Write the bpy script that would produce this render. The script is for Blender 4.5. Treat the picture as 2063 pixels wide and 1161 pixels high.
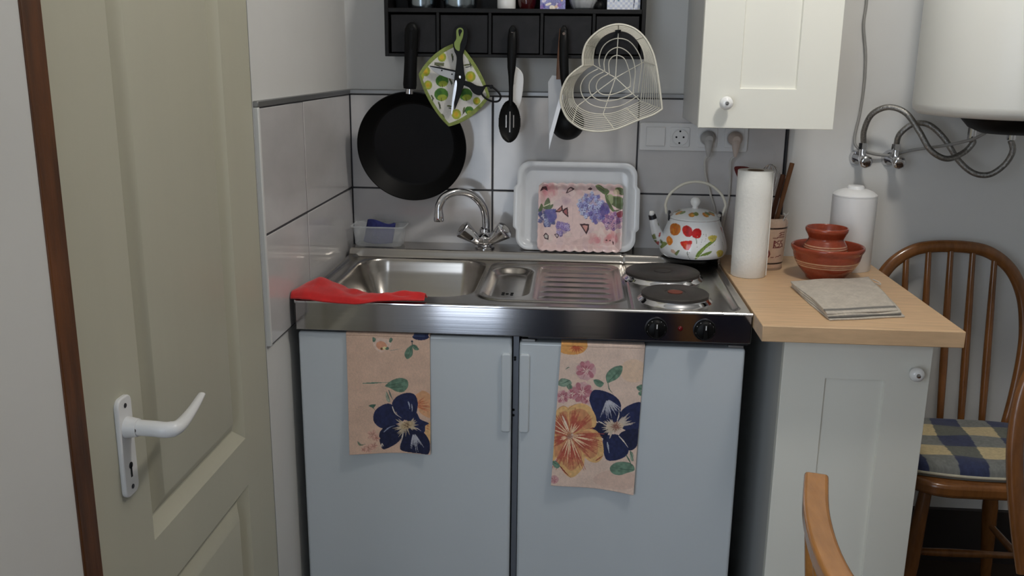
import bpy, bmesh, math, random
import numpy as np
from mathutils import Vector, Matrix
random.seed(7); np.random.seed(7)
for o in list(bpy.data.objects): bpy.data.objects.remove(o, do_unlink=True)
SC = bpy.context.scene; COL = SC.collection

# ------------------------------------------------------------------ camera
FPX, CPOS = 1839.95, np.array([0.6201, -2.5107, 1.4227])
YAW, PITCH, ROLL = 0.0716, 0.2465, 0.0119
_f = np.array([-math.sin(YAW)*math.cos(PITCH), math.cos(YAW)*math.cos(PITCH), -math.sin(PITCH)])
_r = np.array([math.cos(YAW), math.sin(YAW), 0.0]); _u = np.cross(_r, _f)
_r2 = math.cos(ROLL)*_r + math.sin(ROLL)*_u; _u2 = -math.sin(ROLL)*_r + math.cos(ROLL)*_u
cam = bpy.data.cameras.new('camera'); camo = bpy.data.objects.new('camera', cam); COL.objects.link(camo)
cam.sensor_width = 36.0; cam.lens = 36.0*FPX/2063.0; cam.clip_start = 0.05
mw = Matrix.Identity(4)
for i in range(3):
    mw[i][0], mw[i][1], mw[i][2], mw[i][3] = _r2[i], _u2[i], -_f[i], CPOS[i]
camo.matrix_world = mw; SC.camera = camo

# ------------------------------------------------------------------ light
SC.view_settings.view_transform = 'Standard'; SC.view_settings.look = 'None'
SC.view_settings.gamma = 1.0; SC.view_settings.use_curve_mapping = False
SC.view_settings.exposure = -0.06
wd = bpy.data.worlds.new('sky'); SC.world = wd; wd.use_nodes = True
wd.node_tree.nodes['Background'].inputs[0].default_value = (0.62, 0.78, 1.0, 1); wd.node_tree.nodes['Background'].inputs[1].default_value = 1.0
def area(name, loc, target, sx, sy, power, col, shape='RECTANGLE'):
    l = bpy.data.lights.new(name, 'AREA'); l.shape = shape; l.size = sx
    if shape == 'RECTANGLE': l.size_y = sy
    l.energy = power; l.color = col
    o = bpy.data.objects.new(name, l); COL.objects.link(o); o.location = loc
    o.rotation_euler = (Vector(target)-Vector(loc)).to_track_quat('-Z', 'Y').to_euler()
    return o
DAY = area('daylight', (-0.43, -3.24, 1.12), (-0.43, 0, 1.0), 1.38, 2.0, 29.0, (0.82, 0.90, 1.0))      # through the glass door
LAMPPOS = (1.18, -1.06, 2.40)
_l = bpy.data.lights.new('lamp_light', 'POINT'); _l.energy = 26.0; _l.color = (1.0, 0.965, 0.91); _l.shadow_soft_size = 0.09
LAMP = bpy.data.objects.new('lamp_light', _l); COL.objects.link(LAMP); LAMP.location = (LAMPPOS[0], LAMPPOS[1], LAMPPOS[2]-0.07)

# ------------------------------------------------------------------ helpers
def at(u, v, y):
    """photograph pixel -> point on the real vertical plane at depth y"""
    d = _f + _r2*(u-1031.5)/FPX - _u2*(v-580.5)/FPX
    t = (y-CPOS[1])/d[1]; return CPOS+t*d
def atz(u, v, z):
    d = _f + _r2*(u-1031.5)/FPX - _u2*(v-580.5)/FPX
    t = (z-CPOS[2])/d[2]; return CPOS+t*d
def lin(c):
    c = np.asarray(c, float)/255.0
    return np.where(c <= 0.04045, c/12.92, ((c+0.055)/1.055)**2.4)
MATS = {}
def M(name, col, rough=0.5, metal=0.0, var=0.0, vscale=8.0, stretch=(1,1,1), bump=0.0, bscale=80.0, coat=0.0, spec=0.5,
      trans=0.0, alpha=1.0, emit=None, col2=None, aniso=0.0, rvar=0.0, sheen=0.0, sub=0.0, bstretch=None, ior=1.45):
    if name in MATS: return MATS[name]
    m = bpy.data.materials.new(name); m.use_nodes = True; nt = m.node_tree; N = nt.nodes; L = nt.links
    b = N['Principled BSDF']; MATS[name] = m
    c = lin(col) if col is not None else (1,1,1)
    b.inputs['Roughness'].default_value = rough; b.inputs['Metallic'].default_value = metal
    b.inputs['Specular IOR Level'].default_value = spec; b.inputs['Coat Weight'].default_value = coat; b.inputs['Coat Roughness'].default_value = 0.08
    b.inputs['Transmission Weight'].default_value = trans; b.inputs['Alpha'].default_value = alpha; b.inputs['IOR'].default_value = ior
    b.inputs['Sheen Weight'].default_value = sheen; b.inputs['Anisotropic'].default_value = aniso
    if sub: b.inputs['Subsurface Weight'].default_value = sub; b.inputs['Subsurface Radius'].default_value = (0.004,0.004,0.004)
    b.inputs['Base Color'].default_value = (*c, 1)
    tc = N.new('ShaderNodeTexCoord')
    def noise(scale, st, detail=4.0):
        mp = N.new('ShaderNodeMapping'); mp.inputs['Scale'].default_value = st; L.new(tc.outputs['Object'], mp.inputs[0])
        n = N.new('ShaderNodeTexNoise'); n.inputs['Scale'].default_value = scale; n.inputs['Detail'].default_value = detail; n.inputs['Roughness'].default_value = 0.6
        L.new(mp.outputs[0], n.inputs['Vector']); return n
    src = None
    if col is None:
        a = N.new('ShaderNodeVertexColor'); a.layer_name = 'Col'; src = a.outputs['Color']; L.new(src, b.inputs['Base Color'])
    if var or col2:
        n = noise(vscale, stretch); r = N.new('ShaderNodeValToRGB')
        c2 = lin(col2) if col2 else np.clip(np.asarray(c)*(1-var), 0, 1)
        c1 = np.asarray(c) if col2 else np.clip(np.asarray(c)*(1+var*0.6), 0, 1)
        r.color_ramp.elements[0].position = 0.32; r.color_ramp.elements[1].position = 0.68
        r.color_ramp.elements[0].color = (*c2, 1); r.color_ramp.elements[1].color = (*c1, 1)
        L.new(n.outputs['Fac'], r.inputs[0])
        if src is not None:
            mx = N.new('ShaderNodeMix'); mx.data_type = 'RGBA'; mx.blend_type = 'MULTIPLY'; mx.inputs[0].default_value = 1.0
            L.new(src, mx.inputs[6]); L.new(r.outputs[0], mx.inputs[7]); L.new(mx.outputs[2], b.inputs['Base Color'])
        else: L.new(r.outputs[0], b.inputs['Base Color'])
    if rvar:
        n = noise(14.0, stretch); mr = N.new('ShaderNodeMapRange'); mr.inputs[3].default_value = max(0.02, rough-rvar); mr.inputs[4].default_value = rough+rvar
        L.new(n.outputs['Fac'], mr.inputs[0]); L.new(mr.outputs[0], b.inputs['Roughness'])
    if bump:
        n = noise(bscale, bstretch or (1,1,1), 3.0); bp = N.new('ShaderNodeBump'); bp.inputs['Strength'].default_value = bump; bp.inputs['Distance'].default_value = 0.002
        L.new(n.outputs['Fac'], bp.inputs['Height']); L.new(bp.outputs[0], b.inputs['Normal'])
    if emit:
        b.inputs['Emission Color'].default_value = (*lin(emit[0]), 1); b.inputs['Emission Strength'].default_value = emit[1]
    return m
ORG = {}
def link(o): COL.objects.link(o); return o
def tag(o, label, cat, group=None, kind=None):
    if label: o['label'] = label
    if cat: o['category'] = cat
    if group: o['group'] = group
    if kind: o['kind'] = kind
    return o
def root(name, loc, label, cat, group=None):
    o = link(bpy.data.objects.new(name, None)); o.location = loc; o.empty_display_size = 0.05
    ORG[o.name] = np.array(loc, float); return tag(o, label, cat, group)
def mk(name, VF, mat, parent=None, smooth=None, bevel=0.0, seg=2, solid=0.0, sub=0, colors=None, label=None, kind=None, base=True):
    V, F = VF; V = np.asarray(V, float).reshape(-1, 3)
    if parent is not None: org = ORG[parent.name]
    else:
        mn, mxx = V.min(0), V.max(0); org = np.array([(mn[0]+mxx[0])/2, (mn[1]+mxx[1])/2, mn[2]])
    me = bpy.data.meshes.new(name); me.from_pydata((V-org).tolist(), [], F if isinstance(F, list) else F.tolist()); me.update()
    bm = bmesh.new(); bm.from_mesh(me); bmesh.ops.recalc_face_normals(bm, faces=bm.faces); bm.to_mesh(me); bm.free()
    if colors is not None:
        a = me.color_attributes.new('Col', 'FLOAT_COLOR', 'POINT')
        cc = np.concatenate([np.asarray(colors, float), np.ones((len(V), 1))], 1); a.data.foreach_set('color', cc.ravel())
    if mat: me.materials.append(mat)
    if smooth is not None:
        me.shade_smooth()
        if smooth < 180: me.set_sharp_from_angle(angle=math.radians(smooth))
    o = link(bpy.data.objects.new(name, me)); ORG[o.name] = org
    if parent is not None: o.parent = parent
    else: o.location = org
    if bevel:
        md = o.modifiers.new('bevel', 'BEVEL'); md.width = bevel; md.segments = seg; md.limit_method = 'ANGLE'; md.angle_limit = math.radians(40)
        me.shade_smooth(); me.set_sharp_from_angle(angle=math.radians(50)); md.harden_normals = False
    if solid:
        md = o.modifiers.new('solid', 'SOLIDIFY'); md.thickness = solid; md.offset = 0
    if sub:
        md = o.modifiers.new('subd', 'SUBSURF'); md.levels = sub; md.render_levels = sub
    if label: o['label'] = label
    if kind: o['kind'] = kind
    return o
def box(x0, x1, y0, y1, z0, z1):
    V = [(x, y, z) for x in (x0, x1) for y in (y0, y1) for z in (z0, z1)]
    return V, [[0,1,3,2],[4,6,7,5],[0,4,5,1],[2,3,7,6],[0,2,6,4],[1,5,7,3]]
def join(*vfs):
    V = []; F = []
    for v, f in vfs:
        n = len(V); V += [tuple(p) for p in v]; F += [[i+n for i in q] for q in f]
    return V, F
def xf(VF, mat):
    return [tuple(mat @ Vector(p)) for p in VF[0]], VF[1]
def lathe(prof, n=48, c=(0,0,0)):
    V = []; rings = []
    for r, z in prof:
        if r < 1e-6: rings.append([len(V)]); V.append((c[0], c[1], c[2]+z))
        else:
            rings.append(list(range(len(V), len(V)+n)))
            V += [(c[0]+r*math.cos(2*math.pi*k/n), c[1]+r*math.sin(2*math.pi*k/n), c[2]+z) for k in range(n)]
    F = []
    for a, b in zip(rings, rings[1:]):
        for k in range(n):
            k2 = (k+1) % n
            if len(a) == 1 and len(b) == 1: continue
            if len(a) == 1: F.append([a[0], b[k], b[k2]])
            elif len(b) == 1: F.append([a[k], a[k2], b[0]])
            else: F.append([a[k], a[k2], b[k2], b[k]])
    return V, F
def cyl(p0, p1, r0, r1=None, n=20, prof=None):
    """capped (tapered) cylinder between two points, or a lathe profile [(r, t 0..1)] along them"""
    p0 = Vector(p0); p1 = Vector(p1); L = (p1-p0).length; r1 = r0 if r1 is None else r1
    pr = [(r, t*L) for r, t in prof] if prof else [(0, 0), (r0, 0), (r1, L), (0, L)]
    mt = Matrix.Translation(p0) @ (p1-p0).to_track_quat('Z', 'Y').to_matrix().to_4x4()
    return xf(lathe(pr, n), mt)
def cat(P, k=8, closed=False):
    P = [np.asarray(p, float) for p in P]; n = len(P); out = []
    rng = range(n) if closed else range(n-1)
    for i in rng:
        if closed: a, b, c, d = P[(i-1) % n], P[i], P[(i+1) % n], P[(i+2) % n]
        else: a, b, c, d = P[max(i-1, 0)], P[i], P[i+1], P[min(i+2, n-1)]
        for j in range(k):
            t = j/k; out.append(0.5*((2*b)+(-a+c)*t+(2*a-5*b+4*c-d)*t*t+(-a+3*b-3*c+d)*t**3))
    if not closed: out.append(P[-1])
    return out
def tube(P, r, n=8, closed=False, flat=None):
    P = [Vector(p) for p in P]; m = len(P); R_ = list(r) if hasattr(r, '__len__') else [r]*m
    V = []; F = []; prev = None
    for i, p in enumerate(P):
        if closed: t = (P[(i+1) % m]-P[(i-1) % m])
        else: t = P[min(i+1, m-1)]-P[max(i-1, 0)]
        t.normalize()
        if prev is None: nrm = t.orthogonal().normalized() if flat is None else (Vector(flat)-t*t.dot(Vector(flat))).normalized()
        else: nrm = (prev-t*t.dot(prev)).normalized()
        prev = nrm; bn = t.cross(nrm)
        for k in range(n):
            a = 2*math.pi*k/n
            rr = R_[i]; ra, rb = (rr if hasattr(rr, '__len__') else (rr, rr))
            V.append(tuple(p+nrm*math.cos(a)*ra+bn*math.sin(a)*rb))
    for i in range(m if closed else m-1):
        i2 = (i+1) % m
        for k in range(n): F.append([i*n+k, i*n+(k+1) % n, i2*n+(k+1) % n, i2*n+k])
    if not closed: F.append(list(range(n-1, -1, -1))); F.append([(m-1)*n+k for k in range(n)])
    return V, F
def prism(poly, c0, c1, fn):
    n = len(poly); V = [fn(a, b, c0) for a, b in poly]+[fn(a, b, c1) for a, b in poly]
    F = [list(range(n-1, -1, -1)), list(range(n, 2*n))]+[[i, (i+1) % n, n+(i+1) % n, n+i] for i in range(n)]
    return V, F
def grid(fn, nu, nv, wrap=False):
    """fn(u array, v array) -> (N,3); u, v in 0..1; returns VF plus flat U, V"""
    us = np.linspace(0, 1, nu, endpoint=not wrap); vs = np.linspace(0, 1, nv)
    U, W = np.meshgrid(us, vs); U = U.ravel(); W = W.ravel(); V = fn(U, W)
    idx = np.arange(nu*nv).reshape(nv, nu)
    if wrap: idx = np.concatenate([idx, idx[:, :1]], 1)
    F = np.stack([idx[:-1,:-1], idx[:-1,1:], idx[1:,1:], idx[1:,:-1]], -1).reshape(-1, 4)
    return (V, F.tolist()), U, W
def rrect(x0, x1, y0, y1, r, k=6):
    out = []
    for cx, cy, a0 in ((x1-r, y1-r, 0), (x0+r, y1-r, 90), (x0+r, y0+r, 180), (x1-r, y0+r, 270)):
        for j in range(k+1):
            a = math.radians(a0+90*j/k); out.append((cx+r*math.cos(a), cy+r*math.sin(a)))
    return out
def smooth01(t): t = np.clip(t, 0, 1); return t*t*(3-2*t)
def vnoise(U, V, s, seed=0):
    """value noise"""
    rs = np.random.RandomState(seed); T = rs.rand(64, 64)
    x = U/s; y = V/s; xi = np.floor(x).astype(int); yi = np.floor(y).astype(int); fx = smooth01(x-xi); fy = smooth01(y-yi)
    g = lambda a, b: T[a % 64, b % 64]
    return (g(xi,yi)*(1-fx)+g(xi+1,yi)*fx)*(1-fy)+(g(xi,yi+1)*(1-fx)+g(xi+1,yi+1)*fx)*fy
class Paint:
    """flat print drawn on a dense surface: colours per vertex, in the print's own coordinates"""
    def __init__(s, U, V, bg, nz=0.06, ns=14):
        s.U = U; s.V = V; s.C = np.tile(lin(bg), (len(U), 1)); s.jit = vnoise(U, V, ns, 3)-0.5
        s.C *= (1+nz*2*(vnoise(U, V, ns*0.5, 5)-0.5)+nz*2*(vnoise(U, V, ns*4, 6)-0.5))[:, None]
    def put(s, m, col, a=1.0, var=0.12):
        c = lin(col)[None]*(1+var*2*s.jit[m])[:, None]; s.C[m] = s.C[m]*(1-a)+c*a
    def fill(s, poly, col, a=1.0, sm=True, var=0.12):
        P = np.array(cat(poly, 6, True) if sm else poly, float); x0, y0 = P.min(0); x1, y1 = P.max(0)
        I = np.where((s.U >= x0) & (s.U <= x1) & (s.V >= y0) & (s.V <= y1))[0]
        if not len(I): return
        u = s.U[I]; v = s.V[I]; ins = np.zeros(len(I), bool); n = len(P)
        for i in range(n):
            xa, ya = P[i]; xb, yb = P[(i+1) % n]
            if ya == yb: continue
            c = ((ya > v) != (yb > v)) & (u < (xb-xa)*(v-ya)/(yb-ya)+xa); ins ^= c
        s.put(I[ins], col, a, var)
    def ell(s, cx, cy, rx, ry, col, ang=0, a=1.0, var=0.12):
        c, n = math.cos(math.radians(ang)), math.sin(math.radians(ang)); dx = s.U-cx; dy = s.V-cy
        m = ((dx*c+dy*n)/rx)**2+((-dx*n+dy*c)/ry)**2 < 1; s.put(np.where(m)[0], col, a, var)
    def line(s, P, w, col, a=1.0, taper=True):
        P = np.array(cat(P, 5)); m = len(P)
        for i in range(m-1):
            p, q = P[i], P[i+1]; ww = w*(1-0.8*abs(2*i/(m-1)-0.6)) if taper else w
            ww = max(ww, w*0.25)
            I = np.where((s.U > min(p[0],q[0])-ww) & (s.U < max(p[0],q[0])+ww) & (s.V > min(p[1],q[1])-ww) & (s.V < max(p[1],q[1])+ww))[0]
            if not len(I): continue
            d = q-p; L2 = max(d@d, 1e-9); t = np.clip(((s.U[I]-p[0])*d[0]+(s.V[I]-p[1])*d[1])/L2, 0, 1)
            k = (s.U[I]-p[0]-t*d[0])**2+(s.V[I]-p[1]-t*d[1])**2 < (ww/2)**2; s.put(I[k], col, a)
    def rays(s, cx, cy, r0, r1, a0, a1, n, w, col, a=0.8, seed=1):
        rs = random.Random(seed)
        for k in range(n):
            t = math.radians(a0+(a1-a0)*(k+rs.uniform(.1,.9))/n); q0 = r0*rs.uniform(.8,1.3); q1 = r1*rs.uniform(.6,1.05)
            s.line([(cx+q0*math.cos(t), cy+q0*math.sin(t)), (cx+q1*math.cos(t), cy+q1*math.sin(t))], w, col, a)

# ------------------------------------------------------------------ materials
m_wall = M('wall_paint', (213,213,211), 0.75, var=0.04, vscale=2.5, bump=0.12, bscale=40)
m_tile = M('tile_glaze', (205,203,203), 0.10, var=0.09, vscale=3.0, stretch=(1,1,2.2), coat=0.3, bump=0.03, bscale=6)
m_grout = M('grout', (70,70,74), 0.85, var=0.15)
m_alu = M('trim_aluminium', (150,150,150), 0.4, 0.8)
m_door = M('door_paint', (186,184,166), 0.45, var=0.04, vscale=5, stretch=(1,1,.1), bump=0.08, bscale=30, bstretch=(1,3,.06))
m_jamb = M('jamb_wood', (94,54,22), 0.5, var=0.5, vscale=10, stretch=(3,3,.5), bump=0.2, bscale=60, bstretch=(3,3,.2))
m_whiteplastic = M('white_plastic', (226,226,226), 0.28)
m_floor = M('floor_dark', (62,50,42), 0.45, var=0.35, vscale=5, stretch=(.3,3,1), bump=0.1)
m_steel = M('brushed_steel', (176,171,165), 0.23, 1.0, var=0.06, vscale=60, stretch=(.05,1,1), rvar=0.06)
m_steelf = M('steel_front', (180,178,179), 0.11, 1.0, var=0.04, vscale=30, stretch=(.04,1,4), bump=0.02, bscale=50, bstretch=(.03,1,3))
m_chrome = M('chrome', (215,215,218), 0.06, 1.0)
m_darkmetal = M('dark_metal', (60,60,64), 0.4, 0.9)
m_castiron = M('cast_iron', (64,60,57), 0.5, 0.25, var=0.2, vscale=25)
m_black = M('black_plastic', (11,11,12), 0.45, spec=0.2)
m_blackm = M('black_matt', (9,9,10), 0.5, var=0.2, vscale=20, spec=0.2)
m_shelf = M('shelf_black', (20,19,20), 0.5, spec=0.3, var=0.35, vscale=18, stretch=(1,1,1), bump=0.08, bscale=30)
m_drawer = M('drawer_black', (30,29,31), 0.5, spec=0.3, var=0.4, vscale=26, bump=0.06, bscale=30)
m_white = M('white_enamel', (226,226,220), 0.34, var=0.015, vscale=3, coat=0.0, bump=0.02, bscale=5)
m_fridge = M('fridge_enamel', (204,211,216), 0.20, var=0.02, vscale=3, coat=0.25, bump=0.03, bscale=4)
m_cab = M('cabinet_lacquer', (240,239,229), 0.32, var=0.01, vscale=2)
m_cabside = M('cabinet_side', (205,205,202), 0.4)
m_porc = M('porcelain', (246,246,244), 0.12, coat=0.4)
m_oak = M('counter_beech', (212,178,140), 0.42, var=0.14, vscale=9, stretch=(1.0,12,6), bump=0.04, bscale=60, bstretch=(.3,6,3))
m_chair = M('chair_wood', (124,78,38), 0.26, var=0.25, vscale=12, stretch=(4,4,.6), coat=0.4)
m_chairl = M('chair_wood_light', (168,114,58), 0.25, var=0.2, vscale=12, stretch=(4,.8,4), coat=0.4)
m_print = M('print_cloth', None, 0.85, sheen=0.2, bump=0.25, bscale=500)
m_glaze = M('print_glaze', None, 0.14, coat=0.4)
m_terra = M('terracotta_glaze', None, 0.22, coat=0.35)
m_red = M('red_cloth', (205,30,30), 0.85, var=0.14, vscale=40, bump=0.3, bscale=400, sheen=0.3)
m_paper = M('paper_towel', (236,235,230), 0.9, bump=0.0)
m_linen = M('linen', (184,176,164), 0.95, var=0.14, vscale=180, bump=0.4, bscale=500)
m_linend = M('linen_stripe', (92,92,88), 0.95, var=0.2, vscale=180)
m_clearplastic = M('clear_plastic', (236,240,242), 0.15, alpha=0.22)
m_traywhite = M('tray_white', (226,229,233), 0.22, coat=0.25)
m_sponge = M('blue_sponge', (48,52,110), 0.95, var=0.25, vscale=60, bump=0.5, bscale=200)
m_wirewhite = M('cream_wire', (226,222,208), 0.4)
m_hose = M('braided_steel', (150,148,144), 0.35, 0.9, var=0.35, vscale=220, bump=0.7, bscale=320)
m_cablegrey = M('cable_grey', (150,149,146), 0.5)
m_cordwhite = M('cord_white', (205,203,198), 0.5)
m_blade = M('blade_steel', (170,170,171), 0.4, 0.35)
m_wood = M('spoon_wood', (122,78,42), 0.6, var=0.2, vscale=14, stretch=(5,5,.6))
m_darkred = M('dark_red_glass', (58,10,12), 0.1, coat=0.5)
m_navy = M('added_bench_cloth', (30,36,62), 0.9, var=0.1)
m_green = M('scissor_green', (126,146,66), 0.4)

# ------------------------------------------------------------------ the room
def struct(name, VF, mat, **k):
    o = mk(name, VF, mat, **k); o['kind'] = 'structure'; return o
RX, RY, RZ = 3.0, -3.20, 2.55
struct('floor', box(-1.6, RX, RY, 0.1, -0.06, 0.0), m_floor)
struct('ceiling', box(-1.6, RX, RY, 0.1, RZ, RZ+0.06), m_wall)
wall_back = struct('wall_back', box(-0.10, RX, 0.008, 0.10, 0.0, RZ), m_wall)
struct('wall_right', box(RX, RX+0.08, RY, 0.1, 0.0, RZ), m_wall)
DY0, DY1, DZ = -1.472, -0.735, 2.03
wall_left = struct('wall_left', join(box(-0.10, -0.020, DY1, 0.008, 0, RZ), box(-0.10, -0.020, DY0, DY1, DZ, RZ),
                   box(-0.10, -0.020, -1.80, DY0, 0, RZ), box(-1.6, -0.10, -1.80, -1.72, 0, RZ), box(-1.68, -1.6, RY, -1.72, 0, RZ)), m_wall)
WX0, WX1 = -1.14, 0.29
wf = struct('wall_front', join(box(-1.6, WX0, RY-0.08, RY, 0, RZ), box(WX1, RX, RY-0.08, RY, 0, RZ), box(WX0, WX1, RY-0.08, RY, 2.15, RZ)), m_wall)
w1 = struct('window_1', join(box(WX0, WX0+0.07, RY-0.07, RY-0.02, 0.0, 2.15), box(WX1-0.05, WX1, RY-0.07, RY-0.02, 0.0, 2.15), box(-0.16, -0.10, RY-0.07, RY-0.02, 0.0, 2.15),
            box(WX0, WX1, RY-0.07, RY-0.02, 2.08, 2.15), box(WX0, WX1, RY-0.07, RY-0.02, 0.0, 0.03), box(WX0, -0.13, RY-0.055, RY-0.035, 0.0, 0.85)), m_whiteplastic)  # solid lower left panel added to grey the steel front's reflection
struct('baseboard_back', box(0.99, RX, -0.008, 0.008, 0.0, 0.165), M('skirting_dark', (46,40,38), 0.5, var=0.2))

# wall tiles (each one a piece of its wall)
TX = [-0.012, 0.382, 0.776, 1.169]; TZ = [1.323, 1.0665, 0.812]; G = 0.0022
mk('grout', box(-0.020, 1.169, 0.0035, 0.0082, 0.812, 1.323), m_grout, wall_back)
def tilebox(a0, a1, z0, z1, ax):
    if ax == 'y': return box(a0+G, a1-G, 0.0, 0.008, z0+G, z1-G)
    return box(-0.020, -0.012, a0+G, a1-G, z0+G, z1-G)
for i in range(3):
    for j in range(2): mk('tile', tilebox(TX[i], TX[i+1], TZ[j+1], TZ[j], 'y'), m_tile, wall_back, bevel=0.0016)
TY = [0.0, -0.430, -0.722]; LZ = [1.323, 1.0665, 0.832]
mk('grout', box(-0.0205, -0.0132, -0.722, 0.0, 0.832, 1.323), m_grout, wall_left)
for i in range(2):
    for j in range(2): mk('tile', tilebox(TY[i+1], TY[i], LZ[j+1], LZ[j], 'x'), m_tile, wall_left, bevel=0.0016)
struct('trim_2', join(box(-0.020, 1.176, -0.0025, 0.009, 1.3235, 1.336)), m_alu, bevel=0.002)
struct('trim_3', join(box(-0.0205, -0.0095, -0.733, 0.0, 1.3235, 1.336)), m_alu, bevel=0.002)
struct('trim_4', join(box(-0.0205, -0.0100, -0.733, -0.7225, 0.832, 1.3235)), m_wall, bevel=0.002)
struct('trim_5', join(box(1.1695, 1.176, -0.0015, 0.009, 0.905, 1.3235)), M('trim_dark', (52,52,55), 0.5), bevel=0.001)
struct('trim_1', join(box(-0.075, -0.017, DY0, -1.430, 0, DZ-0.002), ), m_jamb, bevel=0.002)

# door with moulded panels
door = root('door_1', (-0.02, -1.08, 0.0), 'cream panelled door with white lever handle left of the tiles', None); door['kind'] = 'structure'
DL0, DL1 = -1.428, -0.739
def panel_ring(y0, y1, z0, z1):
    """door face with a bevelled sunk panel: rings from the opening edge inward (inset, depth)"""
    rings = [(0, 0), (0.003, 0.002), (0.024, 0.0165), (0.027, 0.0165), (0.050, 0.003), (0.052, 0.0025)]
    V = []; F = []
    for ins, d in rings:
        V += [(-0.020-d, y0+ins, z0+ins), (-0.020-d, y1-ins, z0+ins), (-0.020-d, y1-ins, z1-ins), (-0.020-d, y0+ins, z1-ins)]
    for i in range(len(rings)-1):
        for k in range(4): F.append([4*i+k, 4*i+(k+1) % 4, 4*i+4+(k+1) % 4, 4*i+4+k])
    n = 4*(len(rings)-1); F.append([n, n+1, n+2, n+3]); return V, F
PY0, PY1 = -1.275, -0.880; PZ = [(0.10, 0.590), (0.690, 1.93)]
lf = []
for a in ((DL0, PY0, 0.005, DZ-0.005), (PY1, DL1, 0.005, DZ-0.005), (PY0, PY1, 0.005, PZ[0][0]), (PY0, PY1, PZ[0][1], PZ[1][0]), (PY0, PY1, PZ[1][1], DZ-0.005)):
    lf.append(box(-0.056, -0.020, *a))
mk('door_leaf', join(*lf), m_door, door)
for z0, z1 in PZ: mk('panel', panel_ring(PY0, PY1, z0, z1), m_door, door, smooth=25)
hp = mk('handle_plate', prism(rrect(-1.357, -1.318, 0.800, 0.951, 0.012), -0.021, -0.013, lambda a, b, c: (c, a, b)), m_whiteplastic, door, bevel=0.002)
for z in (0.938, 0.813): mk('screw', cyl((-0.0135, -1.3375, z), (-0.0122, -1.3375, z), 0.0035, n=12), m_darkmetal, hp)
mk('keyhole', join(cyl((-0.0135, -1.3375, 0.846), (-0.0124, -1.3375, 0.846), 0.005, n=14), box(-0.0135, -0.0124, -1.3395, -1.3355, 0.828, 0.846)), m_black, hp)
hub = cyl((-0.014, -1.3375, 0.905), (0.004, -1.3375, 0.905), 0.016, 0.013)
LV = [(0.0, -1.3375, 0.905), (0.026, -1.337, 0.904), (0.046, -1.334, 0.902), (0.055, -1.318, 0.902), (0.054, -1.275, 0.906), (0.047, -1.216, 0.912)]
lev = tube(cat(LV, 6), [(0.0115, 0.0115) if i < 14 else (0.0115-0.0085*((i-14)/16.0), 0.0120-0.0065*((i-14)/16.0)) for i in range(31)], 14, flat=(0, 0, 1))
lv = mk('lever', join(hub, lev), m_whiteplastic, door, smooth=50)
mk('grub_screw', cyl((0.002, -1.3490, 0.905), (0.002, -1.3478, 0.905), 0.0035, n=10), m_darkmetal, lv)
mk('hinge', cyl((-0.018, -0.737, 1.70), (-0.018, -0.737, 1.78), 0.006), m_whiteplastic, door)

# ------------------------------------------------------------------ steel sink unit
FY = -0.5987; TOPZ = 0.900
sink = root('sink_unit', (0.5, -0.3, 0.831), 'stainless steel worktop with sink, drainer and two hotplates', 'sink')
def sdf(x, y, cx, cy, hx, hy, r):
    qx = np.abs(x-cx)-hx+r; qy = np.abs(y-cy)-hy+r
    return np.hypot(np.maximum(qx, 0), np.maximum(qy, 0))+np.minimum(np.maximum(qx, qy), 0)-r
def top_h(x, y):
    h = np.zeros_like(x)
    fld = sdf(x, y, 0.495, -0.346, 0.480, 0.240, 0.03)                    # sunk field inside the rolled rim
    h += -0.006*smooth01(0.5-fld/0.010)
    h += 0.016*smooth01((y+0.112)/0.012)                                  # raised ledge along the wall
    b = sdf(x, y, 0.214, -0.312, 0.172, 0.198, 0.075)
    h += -0.150*(1-(1-np.clip(-b/0.15, 0, 1))**3)*smooth01(-b/0.012) - 0.003*smooth01(0.5-b/0.02)
    lip = sdf(x, y, 0.564, -0.335, 0.166, 0.200, 0.06)                    # pressed lip round drainer
    h += 0.0035*np.exp(-(lip/0.0045)**2)
    s = sdf(x, y, 0.459, -0.345, 0.057, 0.160, 0.056); h += -0.017*smooth01(-s/0.022)
    d = sdf(x, y, 0.622, -0.345, 0.098, 0.180, 0.03)
    h += -0.004*smooth01(-d/0.01)
    msk = smooth01((x-0.535)/0.02)*smooth01((0.705-x)/0.02)*smooth01(-d/0.02)
    h += 0.0032*msk*np.exp(-((((y+0.5025)/0.050) % 1.0-0.5)/0.12)**2)
    h += -0.0025*np.exp(-((x-0.744)/0.003)**2)*(np.abs(y+0.32) < 0.25)
    for cx in (0.955, 0.968): pass
    h += 0.004*np.exp(-((x-0.972)/0.006)**2)*smooth01((0.24-np.abs(y+0.33))/0.02)
    e = np.minimum(np.minimum(x-0.0, 1.0-x), y-FY)                        # rolled outer edge
    h += -0.006*(1-np.sqrt(np.clip(1-(1-np.clip(e/0.006, 0, 1))**2, 0, 1)))
    return h
(gv, gf), gu, gw = grid(lambda u, v: np.stack([u*1.0, FY+v*(-FY-0.001), np.zeros_like(u)], -1), 421, 253)
gv[:, 2] = TOPZ+top_h(gv[:, 0], gv[:, 1])
mk('worktop', (gv, gf), m_steel, sink, smooth=180)
fp = mk('front_panel', join(box(0.0, 1.0, FY, FY+0.012, 0.831, 0.8955), box(0.0, 0.004, FY, -0.002, 0.831, 0.893), box(0.996, 1.0, FY, -0.002, 0.831, 0.893)), m_steelf, sink, bevel=0.0015)
mk('edge_roll', tube([(0.0, FY+0.003, 0.8955), (1.0, FY+0.003, 0.8955)], 0.0038, 10), m_chrome, fp)
mk('lower_lip', box(0.52, 0.995, FY+0.004, FY+0.03, 0.8265, 0.831), m_darkmetal, fp)
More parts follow.
